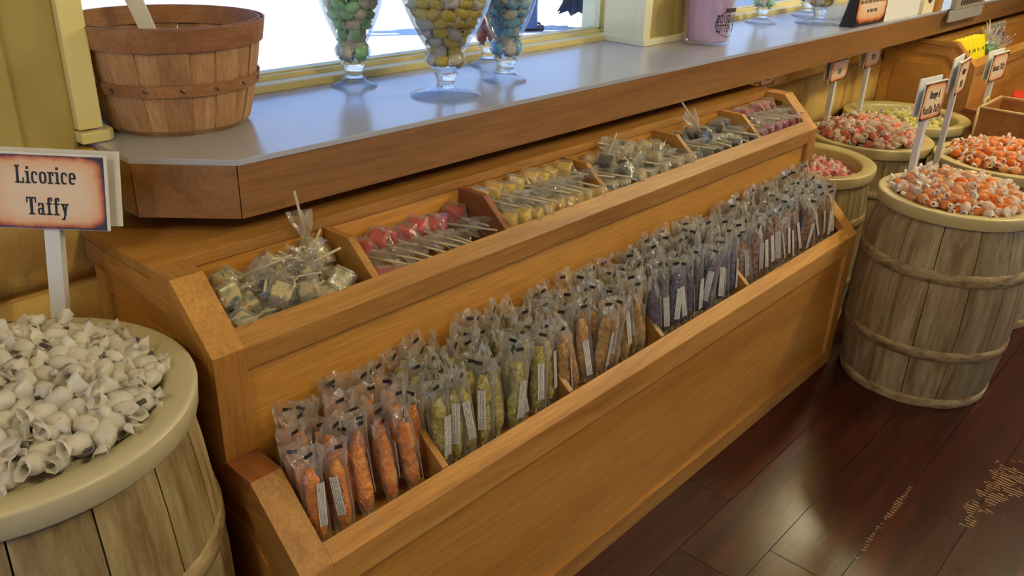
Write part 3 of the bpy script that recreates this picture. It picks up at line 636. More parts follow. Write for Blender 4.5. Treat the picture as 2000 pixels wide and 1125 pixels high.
#PART3
# ------------------------------------------------------------------ apothecary jars of taffy
def jar(loc, k, kb, body_names, label, clabel, group, cname, n_layers, seed, top=.34):
    """k scales the bowl radius, kb the foot radius"""
    j = thing('apothecary_jar', label, 'jar', (loc[0], loc[1], 1.10), 0, 'footed glass candy jars')
    f = kb
    link('foot', lathe_me('foot', [(f - .002, .0008), (f, .001), (f, .003), (f * .93, .006), (f * .55, .014), (.026, .022), (.004, .022)], 40), 'jar_glass', j)
    link('stem', lathe_me('stem', [(0, .0221), (.024, .0221), (.021, .03), (.024, .046), (.030, .054), (.024, .060), (.028, .068), (0, .068)], 28), 'solid_glass', j)
    def br(z):   # bowl outer radius
        if z < .10: return .030 + .012 * k * math.sin(PI * (z - .068) / .032 * .9) + .006
        u = min(1, (z - .10) / .15); return .036 * (.6 + .4 * k) + (.098 * k - .036 * (.6 + .4 * k)) * (1 - (1 - u) ** 1.55)
    zs = [.0682, .074, .082, .09, .097, .104, .115, .13, .15, .175, .2, .225, .25, .3, top]
    prof = [(.003, .0682)] + [(br(z), z) for z in zs]
    link('bowl', lathe_me('bowl', prof, 40), 'jar_glass', j)
    R9 = br(top)
    link('lid', lathe_me('lid', [(R9 + .004, top), (R9 + .004, top + .008), (R9 * .8, top + .03), (.03, top + .06), (.012, top + .07), (.022, top + .09), (0, top + .1)], 32), 'jar_glass', j)
    r = random.Random(seed); z = .086; lay = 0
    while lay < n_layers:
        R = br(z) - .0185 - (.008 if z > .11 else 0)
        for rr in ([R, R - .036] if R > .045 else [max(R, .004)]):
            if rr < .002: continue
            m = max(1, int(2 * PI * rr / .031)); ph = r.uniform(0, 6)
            for i in range(m):
                a = ph + 2 * PI * i / m
                o = one_taffy((loc[0] + rr * math.cos(a), loc[1] + rr * math.sin(a), 1.10 + z + r.uniform(-.004, .004)), r.choice(body_names), r, clabel, group, 1.12, .6, cname)
                o.rotation_euler = (r.uniform(0, 6), r.uniform(-.7, .7) * (.4 if R < .04 else 1), a + PI / 2 + r.uniform(-.25, .25)) if R > .03 else (0, PI / 2, a)
        z += .0225; lay += 1
    return j
jar((1.312, 1.712), .87, .057, ['taffy_mint', 'taffy_mint', 'taffy_white'], 'glass jar of mint green taffy on the shelf near the splint basket', 'mint green taffy twist inside the glass jar near the basket', 'mint taffy in the jar', 'mint_taffy', 11, 21)
jar((1.414, 1.487), 1.12, .086, ['taffy_butter', 'taffy_butter', 'taffy_white'], 'widest glass jar, filled with yellow taffy, standing nearest the shelf edge', 'butter yellow taffy twist inside the widest glass jar', 'yellow taffy in the jar', 'yellow_taffy', 11, 22)
jar((1.665, 1.523), .82, .0575, ['taffy_sky', 'taffy_sky', 'taffy_white'], 'glass jar of sky blue taffy beside the yellow taffy jar', 'sky blue taffy twist inside the glass jar beside the yellow one', 'blue taffy in the jar', 'blue_taffy', 11, 23)
jar((1.785, 1.700), .72, .055, ['taffy_rose', 'taffy_white', 'taffy_coral'], 'glass jar of rosy taffy half hidden behind the blue taffy jar', 'rose and white taffy twist inside the half hidden jar', 'rose taffy in the jar', 'rose_taffy', 11, 24)
jar((3.376, 1.665), .85, .062, ['taffy_mint', 'taffy_white'], 'glass jar with green taffy past the cotton candy tub', 'green taffy twist in the jar past the cotton candy tub', 'green taffy in the jar', 'green_taffy', 4, 25)
jar((3.585, 1.512), 1.15, .093, ['taffy_butter', 'taffy_peach', 'taffy_white'], 'wide footed glass jar just before the parchment tent card', 'golden taffy twist in the jar before the tent card', 'golden taffy in the jar', 'golden_taffy', 4, 26)
jar((3.79, 1.660), .85, .062, ['taffy_sky', 'taffy_white'], 'glass jar with blue taffy behind the parchment tent card', 'blue taffy twist in the jar behind the tent card', 'pale blue taffy in the jar', 'pale_blue_taffy', 4, 27)

# ------------------------------------------------------------------ things on the far part of the shelf
tb = thing('cotton_candy_tub', 'clear plastic tub of lilac cotton candy printed with a round black logo', 'tub', (2.70, 1.525, 1.10))
link('tub_wall', lathe_me('tub_wall', [(0, .001), (.074, .001), (.079, .006), (.088, .17), (.090, .18), (.0905, .185)], 40), 'tub_plastic', tb)
link('lid', lathe_me('lid', [(.093, .18), (.093, .196), (0, .198)], 40), 'white_plastic', tb)
bm = bmesh.new(); bmesh.ops.create_icosphere(bm, subdivisions=4, radius=1)
for v in bm.verts:
    n = 1 + .03 * math.sin(9 * v.co.x + 5 * v.co.z) + .025 * math.sin(13 * v.co.y + 7 * v.co.x)
    q = Vector((v.co.x, v.co.y, 0)); h = max(-1, min(1, v.co.z * 1.5)); rr = .083 * min(1, q.length * 1.5) * (.92 + .06 * h) * n * .93
    d = q.normalized() if q.length > 1e-4 else Vector((0, 0, 0)); v.co = Vector((d.x * rr, d.y * rr, .088 + h * .078))
link('candy_floss', bm_mesh(bm, 'candy_floss', True), 'floss', tb)
# logo wrapped on the tub, facing the window aisle side
lg0 = math.radians(-90)
def on_tub(u, v, off=.0012):   # u metres round the wall, v height
    r = .0795 + .052 * (v / .99) + off; a = lg0 + u / .085; return (r * math.cos(a), r * math.sin(a), v)
def tub_poly(name, polys, mat):
    vs = []; fs = []
    for p in polys:
        b = len(vs); vs += [on_tub(u, v) for u, v in p]; fs.append(tuple(range(b, b + len(p))))
    return link(name, mesh(name, vs, fs), mat, tb)
tub_poly('logo_ring', [[(a_ * .066, .075 + b_ * .045) for a_, b_ in p] for p in [[(math.cos(t0) * q0, math.sin(t0) * q0) for q0, t0 in ((1, k * PI / 24), (1, (k + 1) * PI / 24), (.95, (k + 1) * PI / 24), (.95, k * PI / 24))] for k in range(48)]], 'dark_brown')
tub_poly('logo_bar', [[(-.035 + .005 * k, .112), (-.030 + .005 * k, .112), (-.030 + .005 * k, .126), (-.035 + .005 * k, .126)] for k in range(14)], 'dark_brown')
# block capitals for the tub
CAPS = {'H': ['10001', '10001', '11111', '10001', '10001'], 'B': ['11110', '10001', '11110', '10001', '11110'], 'O': ['01110', '10001', '10001', '10001', '01110'], 'Y': ['10001', '01010', '00100', '00100', '00100'], 'S': ['01111', '10000', '01110', '00001', '11110'], 'E': ['11111', '10000', '11110', '10000', '11111'],
        'N': ['10001', '11001', '10101', '10011', '10001'], 'R': ['11110', '10001', '11110', '10010', '10001'], 'C': ['01111', '10000', '10000', '10000', '01111'], 'T': ['11111', '00100', '00100', '00100', '00100'], 'A': ['01110', '10001', '11111', '10001', '10001'], 'D': ['11110', '10001', '10001', '10001', '11110']}
def caps(text, u0, u1, v0, v1):
    n = len(text); cw = (u1 - u0) / n; out = []
    for i, ch in enumerate(text):
        for r, row in enumerate(CAPS.get(ch, ['00000'] * 5)):
            for c, b in enumerate(row):
                if b == '1':
                    x = u0 + cw * (i + c * .17); y1 = v1 - (v1 - v0) * r / 5
                    out.append([(x, y1 - (v1 - v0) / 5 * 1.06), (x + cw * .175, y1 - (v1 - v0) / 5 * 1.06), (x + cw * .175, y1), (x, y1)])
    return out
tub_poly('lettering', caps('BOYSENBERRY', -.062, .063, .079, .104) + caps('COTTON CANDY', -.062, .063, .048, .074), 'ink')

tc_ = thing('tent_card', 'small parchment menu card in a black easel on the shelf edge', 'sign', (3.745, 1.362, 1.10), .0)
link('easel', prism_me('easel', [(.0, 0), (.0, .2), (.008, .2), (.052, .004), (.052, 0)], -.17, -.158, 'x', .0008), 'black_plastic', tc_)
link('easel_side', prism_me('easel_side', [(.0, 0), (.0, .2), (.008, .2), (.052, .004), (.052, 0)], .158, .17, 'x', .0008), 'black_plastic', tc_)
link('backing', box_me('backing', -.17, .17, -.004, .0, 0, .26, .0008), 'black_plastic', tc_)
link('card_face', box_me('card_face', -.16, .165, -.0055, -.0042, .008, .255), 'parchment', tc_)


def print_line(parent, y, z, x0, x1, words, seed, h=.009, mat='dark_text'):
    r = random.Random(seed); x = x0; vs = []; fs = []
    while x < x1:
        wl_ = r.uniform(.012, .03)
        while wl_ > 0 and x < x1:
            c = r.uniform(.003, .0048); b = len(vs); vs += [(x, y, z), (x + c, y, z), (x + c, y, z + h * r.uniform(.7, 1.1)), (x, y, z + h)]; fs.append((b, b + 1, b + 2, b + 3)); x += c + .0016; wl_ -= c
        x += .008
    return link('print_line', mesh('print_line', vs, fs), mat, parent)
for k, (z, a, b) in enumerate(((.165, -.14, .145), (.128, -.14, .145), (.09, -.14, .145), (.052, -.05, .06))): print_line(tc_, -.0058, z, a, b, 5, 40 + k, .014)

wbx = thing('white_carton', 'plain white cardboard box on the shelf past the tent card', 'box', (4.10, 1.43, 1.10))
link('body', box_me('body', -.19, .235, -.075, .1, 0, .17, .002), 'white_paper', wbx); link('lid', box_me('lid', -.193, .238, -.078, .103, .17, .2, .002), 'white_paper', wbx)
cc = thing('cream_carton', 'cream carton with a dark round emblem beside the white box', 'box', (4.455, 1.39, 1.10))
link('body', box_me('body', -.075, .075, -.04, .06, 0, .16, .002), 'carton', cc)
link('emblem', lathe_me('emblem', [(.0, 0), (.04, 0), (.04, .001), (0, .001)], 28, False), 'dark_brown', cc).matrix_local = Matrix.Translation((0, -.0405, .085)) @ Matrix.Rotation(PI / 2, 4, 'X')
wbk = thing('wooden_block', 'amber wooden block stand beside the honey sign', 'block', (4.58, 1.362, 1.10))
link('block', box_me('block', -.045, .045, -.02, .06, 0, .15, .003), 'case_wood_z', wbk); link('edge_band', box_me('edge_band', .0455, .052, -.02, .06, 0, .15, .001), 'dark_brown', wbk)
hn = thing('honey_sign', 'grey wood honey sign with dark lettering hooked over the shelf front', 'sign', (4.98, 1.30, 1.10))
link('plate', box_me('plate', -.26, .22, .0, .03, .0002, .14, .004), 'sign_grey', hn)
link('lip', box_me('lip', -.33, .22, .0, .012, -.055, .0, .004), 'grey_film', hn)
vs = []; fs = []
for p_ in caps('HONEY', -.2, .12, .07, .125):
    b_ = len(vs); vs += [(x_, -.0006, z_) for x_, z_ in p_]; fs.append(tuple(range(b_, b_ + 4)))
link('lettering', mesh('lettering', vs, fs), 'dark_text', hn); print_line(hn, -.0006, .018, -.2, .16, 3, 71, .03)

# ------------------------------------------------------------------ wooden basket and trays near the second case
cb = thing('handled_basket', 'rectangular wooden basket with rope-trimmed rim and tied handle on a barrel', 'basket', (4.40, .765, .582), .0)
for nm, a in (('side', (-.17, -.158, -.22, .20)), ('side', (.158, .17, -.22, .20)), ('side', (-.158, .158, -.22, -.208)), ('side', (-.158, .158, .188, .20))): link(nm, box_me(nm, a[0], a[1], a[2], a[3], .0, .165, .001), 'crate_wood', cb)
link('bottom', box_me('bottom', -.158, .158, -.208, .188, 0, .01), 'crate_wood', cb)
def tube_me(name, pts, r, n=7):
    bm = bmesh.new(); rings = []
    for i, p in enumerate(pts):
        p = Vector(p); d = (Vector(pts[min(i + 1, len(pts) - 1)]) - Vector(pts[max(i - 1, 0)])).normalized()
        u = d.orthogonal().normalized(); v = d.cross(u)
        rings.append([bm.verts.new(p + (u * math.cos(2 * PI * k / n) + v * math.sin(2 * PI * k / n)) * (r[i] if hasattr(r, '__len__') else r)) for k in range(n)])
    for a, b in zip(rings, rings[1:]):
        # match ring orientation
        s_ = min(range(n), key=lambda q: (a[0].co - b[q].co).length)
        b[:] = b[s_:] + b[:s_]
        for k in range(n): bm.faces.new((a[k], a[(k + 1) % n], b[(k + 1) % n], b[k]))
    bm.faces.new(rings[0][::-1]); bm.faces.new(rings[-1])
    return bm_mesh(bm, name, True)
for nm, p, q in (('rim_rope', (-.17, -.22, .168), (-.17, .20, .168)), ('rim_rope', (.17, -.22, .168), (.17, .20, .168)), ('rim_rope', (-.17, -.22, .168), (.17, -.22, .168)), ('rim_rope', (-.17, .20, .168), (.17, .20, .168)), ('corner_rope', (-.172, .202, .0), (-.172, .202, .168)), ('corner_rope', (-.172, -.222, 0), (-.172, -.222, .168))):
    link(nm, tube_me(nm, [p, q], .006), 'string', cb)
link('handle_knot', tube_me('handle_knot', [(-.1, .2, .15), (-.1, .205, .185), (-.07, .2, .2), (-.04, .2, .185), (-.045, .205, .15)], .006), 'string', cb)
for k in range(5):
    o = tag(link('red_bag', box_me('red_bag', -.06, .06, -.045, .045, -.02, .02, .014), 'pack_red'), 'red packet lying in the lower bin of the second candy case', 'packet', 'red packets in the second case')
    o.location = (5.0 + .14 * k, 1.05, .60 + .012 * (k % 2)); o.rotation_euler = (.25, .1 * (k % 3 - 1), .2 * (k % 2))
# yellow packets in the top bin of the second case
for k in range(6):
    p = thing('candy_packet', 'flat yellow candy packet standing in the second case beside green lollipops', 'packet', (4.775 + .068 * k, 1.232, .815), 0, 'yellow packets in the second case')
    p.rotation_euler = (-.32, 0, R_.uniform(-.05, .05) - .5)
    link('packet_body', box_me('packet_body', -.05, .06, -.009, .009, -.014, .145, .006), 'pack_yellow', p)
    link('fruit_print', lathe_me('fruit_print', [(0, 0), (.018, 0), (.018, .0006), (0, .0006)], 14, False), 'pack_orange', p).matrix_local = Matrix.Translation((.0, -.0092, .115)) @ Matrix.Rotation(PI / 2, 4, 'X')
    print_line(p, -.0096, .07, -.04, .05, 2, 60 + k, .018, 'ink')

# ------------------------------------------------------------------ lollipops
def cube_me(name, s, seed):
    bm = bmesh.new(); bmesh.ops.create_cube(bm, size=s); r = random.Random(seed)
    bmesh.ops.bevel(bm, geom=bm.edges[:], offset=s * .14, segments=2, affect='EDGES', profile=.5)
    for v in bm.verts: v.co += Vector((r.uniform(-1, 1), r.uniform(-1, 1), r.uniform(-1, 1))) * s * .025
    return bm_mesh(bm, name)
def skirt_me(seed):
    """clear wrapper: a loose box round the cube that gathers at the stick and flares into a ruffle; stick runs along +x"""
    r = random.Random(seed); n = 12; vs = []; fs = []
    rings = [(-.0165, .006), (-.0163, .0165), (-.004, .0182), (.012, .0178), (.0185, .010), (.0255, .0042), (.034, .0085), (.048, .0125), (.064, .0165)]
    for k, (x, a) in enumerate(rings):
        for i in range(n):
            an = 2 * PI * i / n + .26; q = a
            if k < 5:   # squarish
                c, s_ = math.cos(an), math.sin(an); q = a / max(abs(c), abs(s_)) * .93 if k < 4 else a * 1.15
            jit = (.10 if k < 5 else .35) * (1 if k != 5 else .3)
            q *= 1 + r.uniform(-jit, jit); vs.append((x + r.uniform(-.0015, .0015) * (3 if k == 8 else 1), q * math.cos(an), q * math.sin(an)))
    for j in range(len(rings) - 1):
        for i in range(n): fs.append((j * n + i, j * n + (i + 1) % n, (j + 1) * n + (i + 1) % n, (j + 1) * n + i))
    fs.append(tuple(range(n - 1, -1, -1)))
    me = mesh('wrapper', vs, fs); me.materials.append(MATS['wrapper_film']); return me
SK = [skirt_me(k) for k in range(5)]
STK = cyl_me('stick', .0019, .086, 7); STK.materials.append(MATS['stick'])
POP = {}
def lollipop(loc, dirv, roll, mat, label, group, s=1.0, rnd=R_):
    if mat not in POP:
        POP[mat] = []
        for k in range(3):
            me = cube_me('candy_cube', .0275, k); me.materials.append(MATS[mat]); POP[mat].append(me)
    d = Vector(dirv).normalized(); q = d.to_track_quat('X', 'Z')
    o = bpy.data.objects.new('lollipop', None); COL.objects.link(o); o.empty_display_size = .02
    o.rotation_mode = 'QUATERNION'; o.rotation_quaternion = q @ Euler((roll, 0, 0)).to_quaternion(); o.location = loc; o.scale = (s,) * 3
    tag(o, label, 'lollipop', group)
    o.scale = (s * 1.38,) * 3; link('candy_cube', rnd.choice(POP[mat]), None, o); link('wrapper', rnd.choice(SK), None, o)
    st = link('stick', STK, None, o); st.rotation_euler = (0, PI / 2, 0); st.location = (.010, 0, 0)
    return o
rp = random.Random(5)
def jumble(x0, x1, n, mats, label, group, zb=.818, zt=.89, seed=0, sc_=1.0):
    r = random.Random(seed); pts = []; t_ = 0; dm = .040
    while len(pts) < n and t_ < 6000:
        t_ += 1; x = r.uniform(x0 + .03, x1 - .03); y_ = r.uniform(1.192, 1.300); u = (y_ - 1.18) / .12
        z = r.choice([zb, zb + .03, zb + .052]) + u * .03 + r.uniform(-.004, .004)
        if all((Vector(p) - Vector((x, y_, z))).length > dm for p in pts): pts.append((x, y_, z))
        elif t_ % 300 == 299: dm *= .95
    for p in pts:
        a = r.uniform(0, 2 * PI) if p[1] > 1.22 and p[1] < 1.27 else (r.uniform(-2.2, -.9) if p[1] >= 1.27 else r.uniform(.4, 2.4))
        if p[0] < x0 + .06: a = r.uniform(-.6, .6)
        if p[0] > x1 - .06: a = PI + r.uniform(-.6, .6)
        for tr_ in range(40):
            d_ = Vector((math.cos(a), math.sin(a), r.uniform(.05, .45) + tr_ * .02)).normalized(); tip = Vector(p) + d_ * .134
            if x0 + .012 < tip.x < x1 - .012 and 1.176 < tip.y < 1.318: break
            a = r.uniform(0, 2 * PI)
        lollipop(p, d_, r.uniform(0, 6), r.choice(mats), label, group, sc_, r)
def rows(x0, x1, na, nb, mat, label, group, zA=.872, yA=1.29, zB=.862, yB=1.192, seed=0, under=0):
    r = random.Random(seed)
    for k in range(na):
        x = x0 + .03 + (x1 - x0 - .075) * k / max(1, na - 1)
        lollipop((x, yA + r.uniform(-.006, .006), zA + r.uniform(-.004, .012)), (.42 + r.uniform(-.15, .15), -.8, -.10 + r.uniform(-.06, .06)), r.uniform(-.3, .3), mat, label + ', back row', group, 1, r)
    for k in range(nb):
        x = x0 + .03 + (x1 - x0 - .05) * k / max(1, nb - 1) if nb > 4 else x0 + .03 + .033 * k
        lollipop((x, yB + r.uniform(-.004, .006), zB + r.uniform(-.006, .006)), (-.35 + r.uniform(-.15, .15), .85, -.18), r.uniform(-.25, .25), mat, label + ', front row by the rail', group, 1, r)
    for k in range(under):
        x = x0 + .025 + (x1 - x0 - .05) * k / max(1, under - 1)
        lollipop((x, yB + .004, zB - .038), (-.3, .9, -.05), r.uniform(-.2, .2), mat, label + ', under the front row', group, 1, r)
i0 = .6225
jumble(i0, UD[0], 25, ['pop_swirl'], 'swirl cube lollipop jumbled in the bin nearest the licorice barrel', 'swirl lollipops in the end bin', seed=2)
lollipop((.868, 1.296, .900), (-.16, .05, 1), .4, 'pop_swirl', 'swirl cube lollipop standing with its stick pointing straight up', None)
rows(UD[0], UD[1], 9, 2, 'pop_red', 'red lollipop in the bin beside the swirl lollipops', 'red lollipops beside the swirl bin', .868, 1.302, .850, 1.192, 11)
rows(UD[1], UD[2], 8, 9, 'pop_yellow', 'yellow cube lollipop in the middle of the top bin', 'yellow lollipops', .902, 1.292, .872, 1.194, 12, 8)
rows(UD[2], UD[3], 8, 7, 'pop_swirl', 'pale swirl lollipop between yellow and black lollipops', 'swirl lollipops in the middle bin', .892, 1.29, .868, 1.194, 13, 7)
jumble(UD[2] + .03, UD[3], 6, ['pop_swirl', 'pop_swirl', 'pop_black'], 'pale swirl lollipop lying loose between yellow and black lollipops', 'loose swirl lollipops in the middle bin', .84, .9, 9)
rows(UD[3], UD[4], 7, 7, 'pop_black', 'black cube lollipop beside the cherry red lollipops', 'black lollipops', .888, 1.288, .858, 1.194, 14, 6)
lollipop((2.25, 1.24, .905), (-.35, .25, .55), .2, 'pop_black', 'black lollipop with its stick leaning up above the others', None)
rows(UD[4], 2.80, 6, 6, 'pop_cherry', 'cherry red lollipop at the far case end', 'cherry lollipops', .902, 1.29, .872, 1.194, 15, 5)
for k in range(7):
    lollipop((5.14 + .026 * k, 1.20 + .02 * (k % 3), .87 + .02 * (k % 2)), (-.2 + .2 * (k % 3), .25 if k % 2 else -.3, .9 if k % 3 else .35), k, 'pop_green', 'green wrapped lollipop in the second case beside the yellow packets', 'green lollipops')

# ------------------------------------------------------------------ rock candy sticks in cellophane
def bag_me(seed):
    r = random.Random(seed); n = 14; vs = []; fs = []; ph = r.uniform(0, 6)
    rings = [(0, .0215, .002), (.012, .0225, .008), (.045, .0235, .0155), (.09, .0235, .0165), (.135, .0235, .0160), (.152, .0250, .0130), (.166, .0280, .0100), (.180, .0300, .0070), (.193, .0310, .0040)]
    bend = r.uniform(-.012, .012); tw = r.uniform(-.5, .5)
    for k, (z, a, b) in enumerate(rings):
        u = k / 8; an0 = tw * max(0, u - .6) * 2
        for i in range(n):
            an = 2 * PI * i / n; x = a * math.cos(an); y_ = b * math.sin(an)
            if k > 4: y_ += .0042 * math.sin(i * 2.6 + ph + k) + r.uniform(-.0025, .0025); x *= r.uniform(.92, 1.06)
            else: x *= r.uniform(.96, 1.04); y_ *= r.uniform(.88, 1.12)
            zz_ = z + (r.uniform(-.006, .006) if k == 8 else 0)
            vs.append((x * math.cos(an0) - y_ * math.sin(an0), x * math.sin(an0) + y_ * math.cos(an0) + bend * max(0, u - .65) * 3, zz_))
    for j in range(8):
        for i in range(n): fs.append((j * n + i, j * n + (i + 1) % n, (j + 1) * n + (i + 1) % n, (j + 1) * n + i))
    fs.append(tuple(range(n - 1, -1, -1)))
    me = mesh('bag', vs, fs); me.materials.append(MATS['cellophane'])
    # where the seal and label sit
    top = [vs[7 * n + i] for i in range(n)]; top.sort(key=lambda p: p[1]); s0 = top[0]
    return me, bend, tw
BAGS = [bag_me(k * 7 + 3) for k in range(8)]
def rock_me(seed, mat):
    r = random.Random(seed); n = 10; m = 12; vs = []; fs = []
    for j in range(m + 1):
        z = .016 + .136 * j / m; base_ = .0142 * (1 - .5 * (abs(2 * j / m - 1) ** 5)); 
        for i in range(n):
            q = base_ * r.uniform(.80, 1.24); a = 2 * PI * (i + .5 * (j % 2)) / n; vs.append((q * math.cos(a), q * math.sin(a), z + r.uniform(-.003, .003)))
    for j in range(m):
        for i in range(n): fs.append((j * n + i, j * n + (i + 1) % n, (j + 1) * n + (i + 1) % n, (j + 1) * n + i))
    fs += [tuple(range(n - 1, -1, -1)), tuple(range(m * n, m * n + n))]
    me = mesh('rock_candy', vs, fs); me.materials.append(MATS[mat]); return me
ROCK = {m: [rock_me(k, m) for k in range(3)] for m in ('rock_orange', 'rock_olive', 'rock_amber', 'rock_purple', 'rock_brown', 'rock_grape')}
SEAL = box_me('seal', -.0082, .0082, -.0004, .0004, -.0036, .0036); SEAL.materials.append(MATS['ink'])
LAB = box_me('label', -.0078, .0078, -.0003, .0003, 0, .082); LAB.materials.append(MATS['print_label'])
RST = cyl_me('stick', .0026, .030, 7); RST.materials.append(MATS['stick'])
def rock_pack(loc, rot, mat, label, group, r, s=1.0, front=False):
    o = bpy.data.objects.new('rock_candy_stick', None); COL.objects.link(o); o.empty_display_size = .03
    o.location = loc; o.rotation_euler = rot; o.scale = (s,) * 3; tag(o, label, 'rock candy', group)
    me, bend, tw = r.choice(BAGS)
    link('rock_candy', r.choice(ROCK[mat]), None, o); link('bag', me, None, o)
    if front: link('stick', RST, None, o)
    x = r.uniform(-.010, .010)
    sl_ = link('seal', SEAL, None, o); sl_.location = (x, -.0095 + bend * .8 + tw * x * .6, .181); sl_.rotation_euler = (r.uniform(-.2, .2), r.uniform(-.3, .3), r.uniform(-.2, .2))
    if r.random() < (.95 if front else .55):
        lb = link('label', LAB, None, o); ph_ = r.uniform(-.75, .75); lb.location = (.0185 * math.sin(ph_) * 1.12, -.0186 * math.cos(ph_), .02 + r.uniform(0, .035)); lb.rotation_euler = (r.uniform(-.03, .03), r.uniform(-.09, .09), ph_)
    return o
rr = random.Random(77)
SECT = [(.6225, LD[0], 'rock_orange', 'orange rock candy stick in cellophane nearest the licorice barrel', 'orange rock candy'),
        (LD[0], LD[1], 'rock_olive', 'olive yellow rock candy stick in cellophane next to the orange ones', 'olive yellow rock candy'),
        (LD[1], LD[2], 'rock_amber', 'amber rock candy stick in cellophane in mid bin', 'amber rock candy'),
        (LD[2], LD[3], 'rock_purple', 'dark purple rock candy stick in cellophane past the amber ones', 'purple rock candy'),
        (LD[3], 2.80, 'rock_brown', 'brown rock candy stick in cellophane at the far bin end', 'brown rock candy')]
for si, (xa, xb, mat, lab, grp) in enumerate(SECT):
    L = xb - xa
    for row, (yy, zz_, sp_) in enumerate(((.992, .503, .036), (1.028, .512, .034), (1.066, .524, .033), (1.106, .532, .032))):
        if si == 0 and row == 0: sp_ = .044
        n = int((L - .03) / sp_)
        for k in range(n):
            x = xa + .022 + (L - .044) * (k + .5 * (row % 2) * .8) / max(1, n - .5) + rr.uniform(-.004, .004)
            x = min(x, xb - .020)
            low = (-.035 if row == 0 else -.012) if si == 0 else 0
            if si == 0 and k % 2: low += .02
            lean = rr.uniform(-.13, .0) - (.10 if row == 0 else .03); tilt = rr.uniform(-.17, .17) + (.14 if si == 0 and row == 0 else 0)
            edge = (x - xa < .035) or (xb - x < .035)
            if edge: tilt *= .3
            rock_pack((x, yy + rr.uniform(-.003, .003), max(.499, zz_ + rr.uniform(-.006, .010) + max(low, -.012))), (lean, tilt, rr.uniform(-.9, .9)), mat, lab + (', front row', ', second row', ', third row', ', back row')[row], grp, rr, rr.uniform(.97, 1.07) * (1.0 if si else .95), row == 0)
# grape rock candy with twisted tops in the second case's top bin
for k in range(9):
    rock_pack((5.36 + .034 * k, 1.27 - .008 * (k % 2), .80), (-.1, .05, .1), 'rock_grape', 'grape purple rock candy stick in the top bin of the second case', 'grape rock candy', rr, .95)

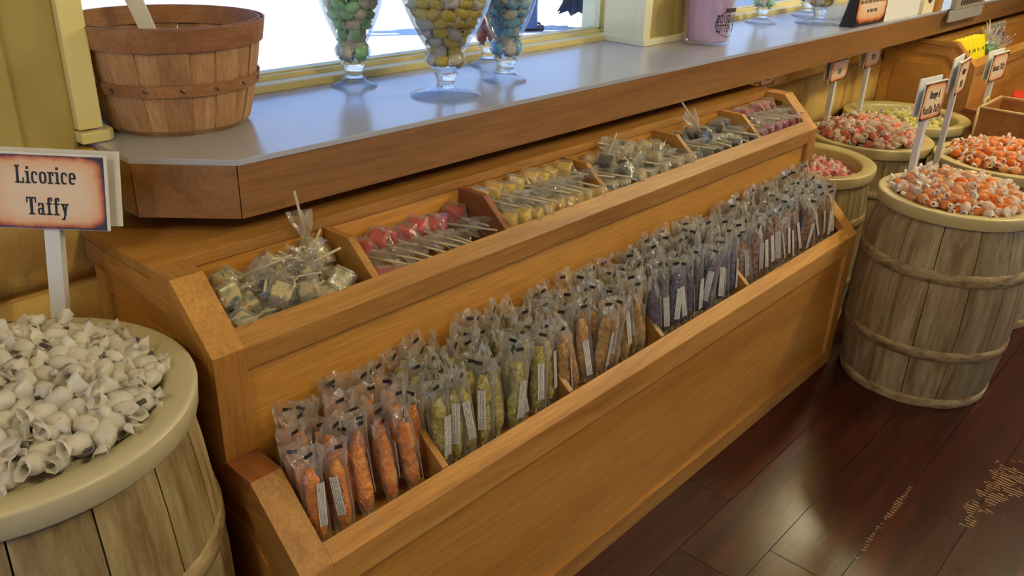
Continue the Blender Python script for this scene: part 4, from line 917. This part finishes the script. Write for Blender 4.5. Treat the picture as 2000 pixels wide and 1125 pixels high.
# ------------------------------------------------------------------ people and things outside the window
def person(loc, rz, label, cloth='denim', top='shirt'):
    p = thing('person', label, 'person', loc, rz)
    J = dict(pel=(0, 0, .95), ch=(0, 0, 1.30), nk=(0, 0, 1.48), hd=(0, -.02, 1.58), tp=(0, -.01, 1.70), hl=(.10, 0, .90), kl=(.11, -.02, .50), al=(.11, .02, .09), tl=(.12, -.14, .04), hr=(-.10, 0, .90), kr=(-.11, -.02, .50), ar=(-.11, .02, .09), tr=(-.12, -.14, .04),
             sl=(.18, 0, 1.42), el=(.24, .02, 1.14), wl=(.25, -.06, .90), fl=(.25, -.09, .80), sr=(-.18, 0, 1.42), er=(-.24, .02, 1.14), wr=(-.25, -.06, .90), fr=(-.25, -.09, .80))
    E2 = [('pel', 'ch'), ('ch', 'nk'), ('nk', 'hd'), ('hd', 'tp'), ('pel', 'hl'), ('hl', 'kl'), ('kl', 'al'), ('al', 'tl'), ('pel', 'hr'), ('hr', 'kr'), ('kr', 'ar'), ('ar', 'tr'), ('ch', 'sl'), ('sl', 'el'), ('el', 'wl'), ('wl', 'fl'), ('ch', 'sr'), ('sr', 'er'), ('er', 'wr'), ('wr', 'fr')]
    RAD = dict(pel=.14, ch=.14, nk=.055, hd=.09, tp=.08, hl=.095, kl=.06, al=.042, tl=.035, hr=.095, kr=.06, ar=.042, tr=.035, sl=.06, el=.042, wl=.03, fl=.028, sr=.06, er=.042, wr=.03, fr=.028)
    ks = list(J); me = bpy.data.meshes.new('body'); me.from_pydata([J[k] for k in ks], [(ks.index(a), ks.index(b)) for a, b in E2], []); o = link('body', me, 'skin', p)
    o.modifiers.new('skin', 'SKIN'); o.modifiers.new('sub', 'SUBSURF').levels = 1; o.modifiers['sub'].render_levels = 2
    for k, v in zip(ks, me.skin_vertices[0].data): v.radius = (RAD[k],) * 2; v.use_root = (k == 'pel')
    for s_ in (-1, 1):
        bm = bmesh.new(); n = 14; rings = []
        for (z, r, dx, dy) in ((.98, .13, .06, 0), (.86, .125, .10, 0), (.66, .10, .105, -.01), (.48, .088, .11, -.02), (.28, .10, .112, 0), (.10, .125, .115, .02), (.045, .13, .115, .02)):
            rings.append([bm.verts.new((s_ * dx + r * math.cos(2 * PI * k / n) * (1 + .05 * math.sin(3 * k + z * 9)), dy + r * 1.05 * math.sin(2 * PI * k / n), z)) for k in range(n)])
        for a, b in zip(rings, rings[1:]):
            for k in range(n): bm.faces.new((a[k], b[k], b[(k + 1) % n], a[(k + 1) % n]))
        link('trouser_leg', bm_mesh(bm, 'trouser_leg', True), cloth, p)
        link('shoe', box_me('shoe', s_ * .115 - .045, s_ * .115 + .045, -.2, .09, 0, .075, .03), 'shoe', p)
    link('top', lathe_me('top', [(.19, .86), (.17, 1.0), (.165, 1.15), (.19, 1.32), (.2, 1.42), (.12, 1.47), (.07, 1.49)], 20), top, p).scale = (1.05, .72, 1)
    link('hair', lathe_me('hair', [(.10, 1.60), (.112, 1.66), (.10, 1.72), (.05, 1.765), (0, 1.77)], 18), 'hair', p)
    return p
person((8.30, 7.25, 0), .9, 'person in blue flared trousers standing on the sunny pavement outside the window')
mp = thing('mauve_post', 'mauve post with dark cloth hanging beside it outside the window', 'post', (8.86, 6.70, 0))
link('post', lathe_me('post', [(0, 0), (.055, 0), (.055, 2.6), (0, 2.6)], 18, False), 'mauve_paint', mp); link('foot', lathe_me('foot', [(0, 0), (.16, 0), (.16, .03), (.056, .05), (.056, .05)], 18, False), 'mauve_paint', mp)
bm = bmesh.new(); n = 16; rings = []
for z, r in ((2.3, .06), (1.4, .09), (.7, .13), (.30, .2), (.17, .27)):
    rings.append([bm.verts.new((r * math.cos(2 * PI * k / n) * (1 if k % 2 else .7), r * math.sin(2 * PI * k / n) * (1 if k % 2 else .7), z + (.05 if k % 2 == 0 and z < .2 else 0))) for k in range(n)])
for a, b in zip(rings, rings[1:]):
    for k in range(n): bm.faces.new((a[k], b[k], b[(k + 1) % n], a[(k + 1) % n]))
link('hanging_cloth', bm_mesh(bm, 'hanging_cloth'), 'dark_cloth', mp).location = (.10, .28, 0)
pt = thing('added_planter', 'added blue grey planter standing in for dark shapes outside the farther window', 'planter', (13.6, 7.3, 0))  # added object, stands in for the dark bluish area beyond that window
link('trough', box_me('trough', -2.2, 2.2, -.5, .5, 0, .7, .03), 'planter', pt); link('rim', box_me('rim', -2.25, 2.25, -.55, .55, .7, .8, .02), 'planter', pt)
rl = random.Random(9)
for k in range(14):
    bm = bmesh.new(); bmesh.ops.create_icosphere(bm, subdivisions=2, radius=.3)
    for v in bm.verts: v.co *= rl.uniform(.7, 1.15)
    o = link('shrub', bm_mesh(bm, 'shrub'), 'leaf', pt); o.location = (-1.95 + .3 * k, rl.uniform(-.15, .15), .95)
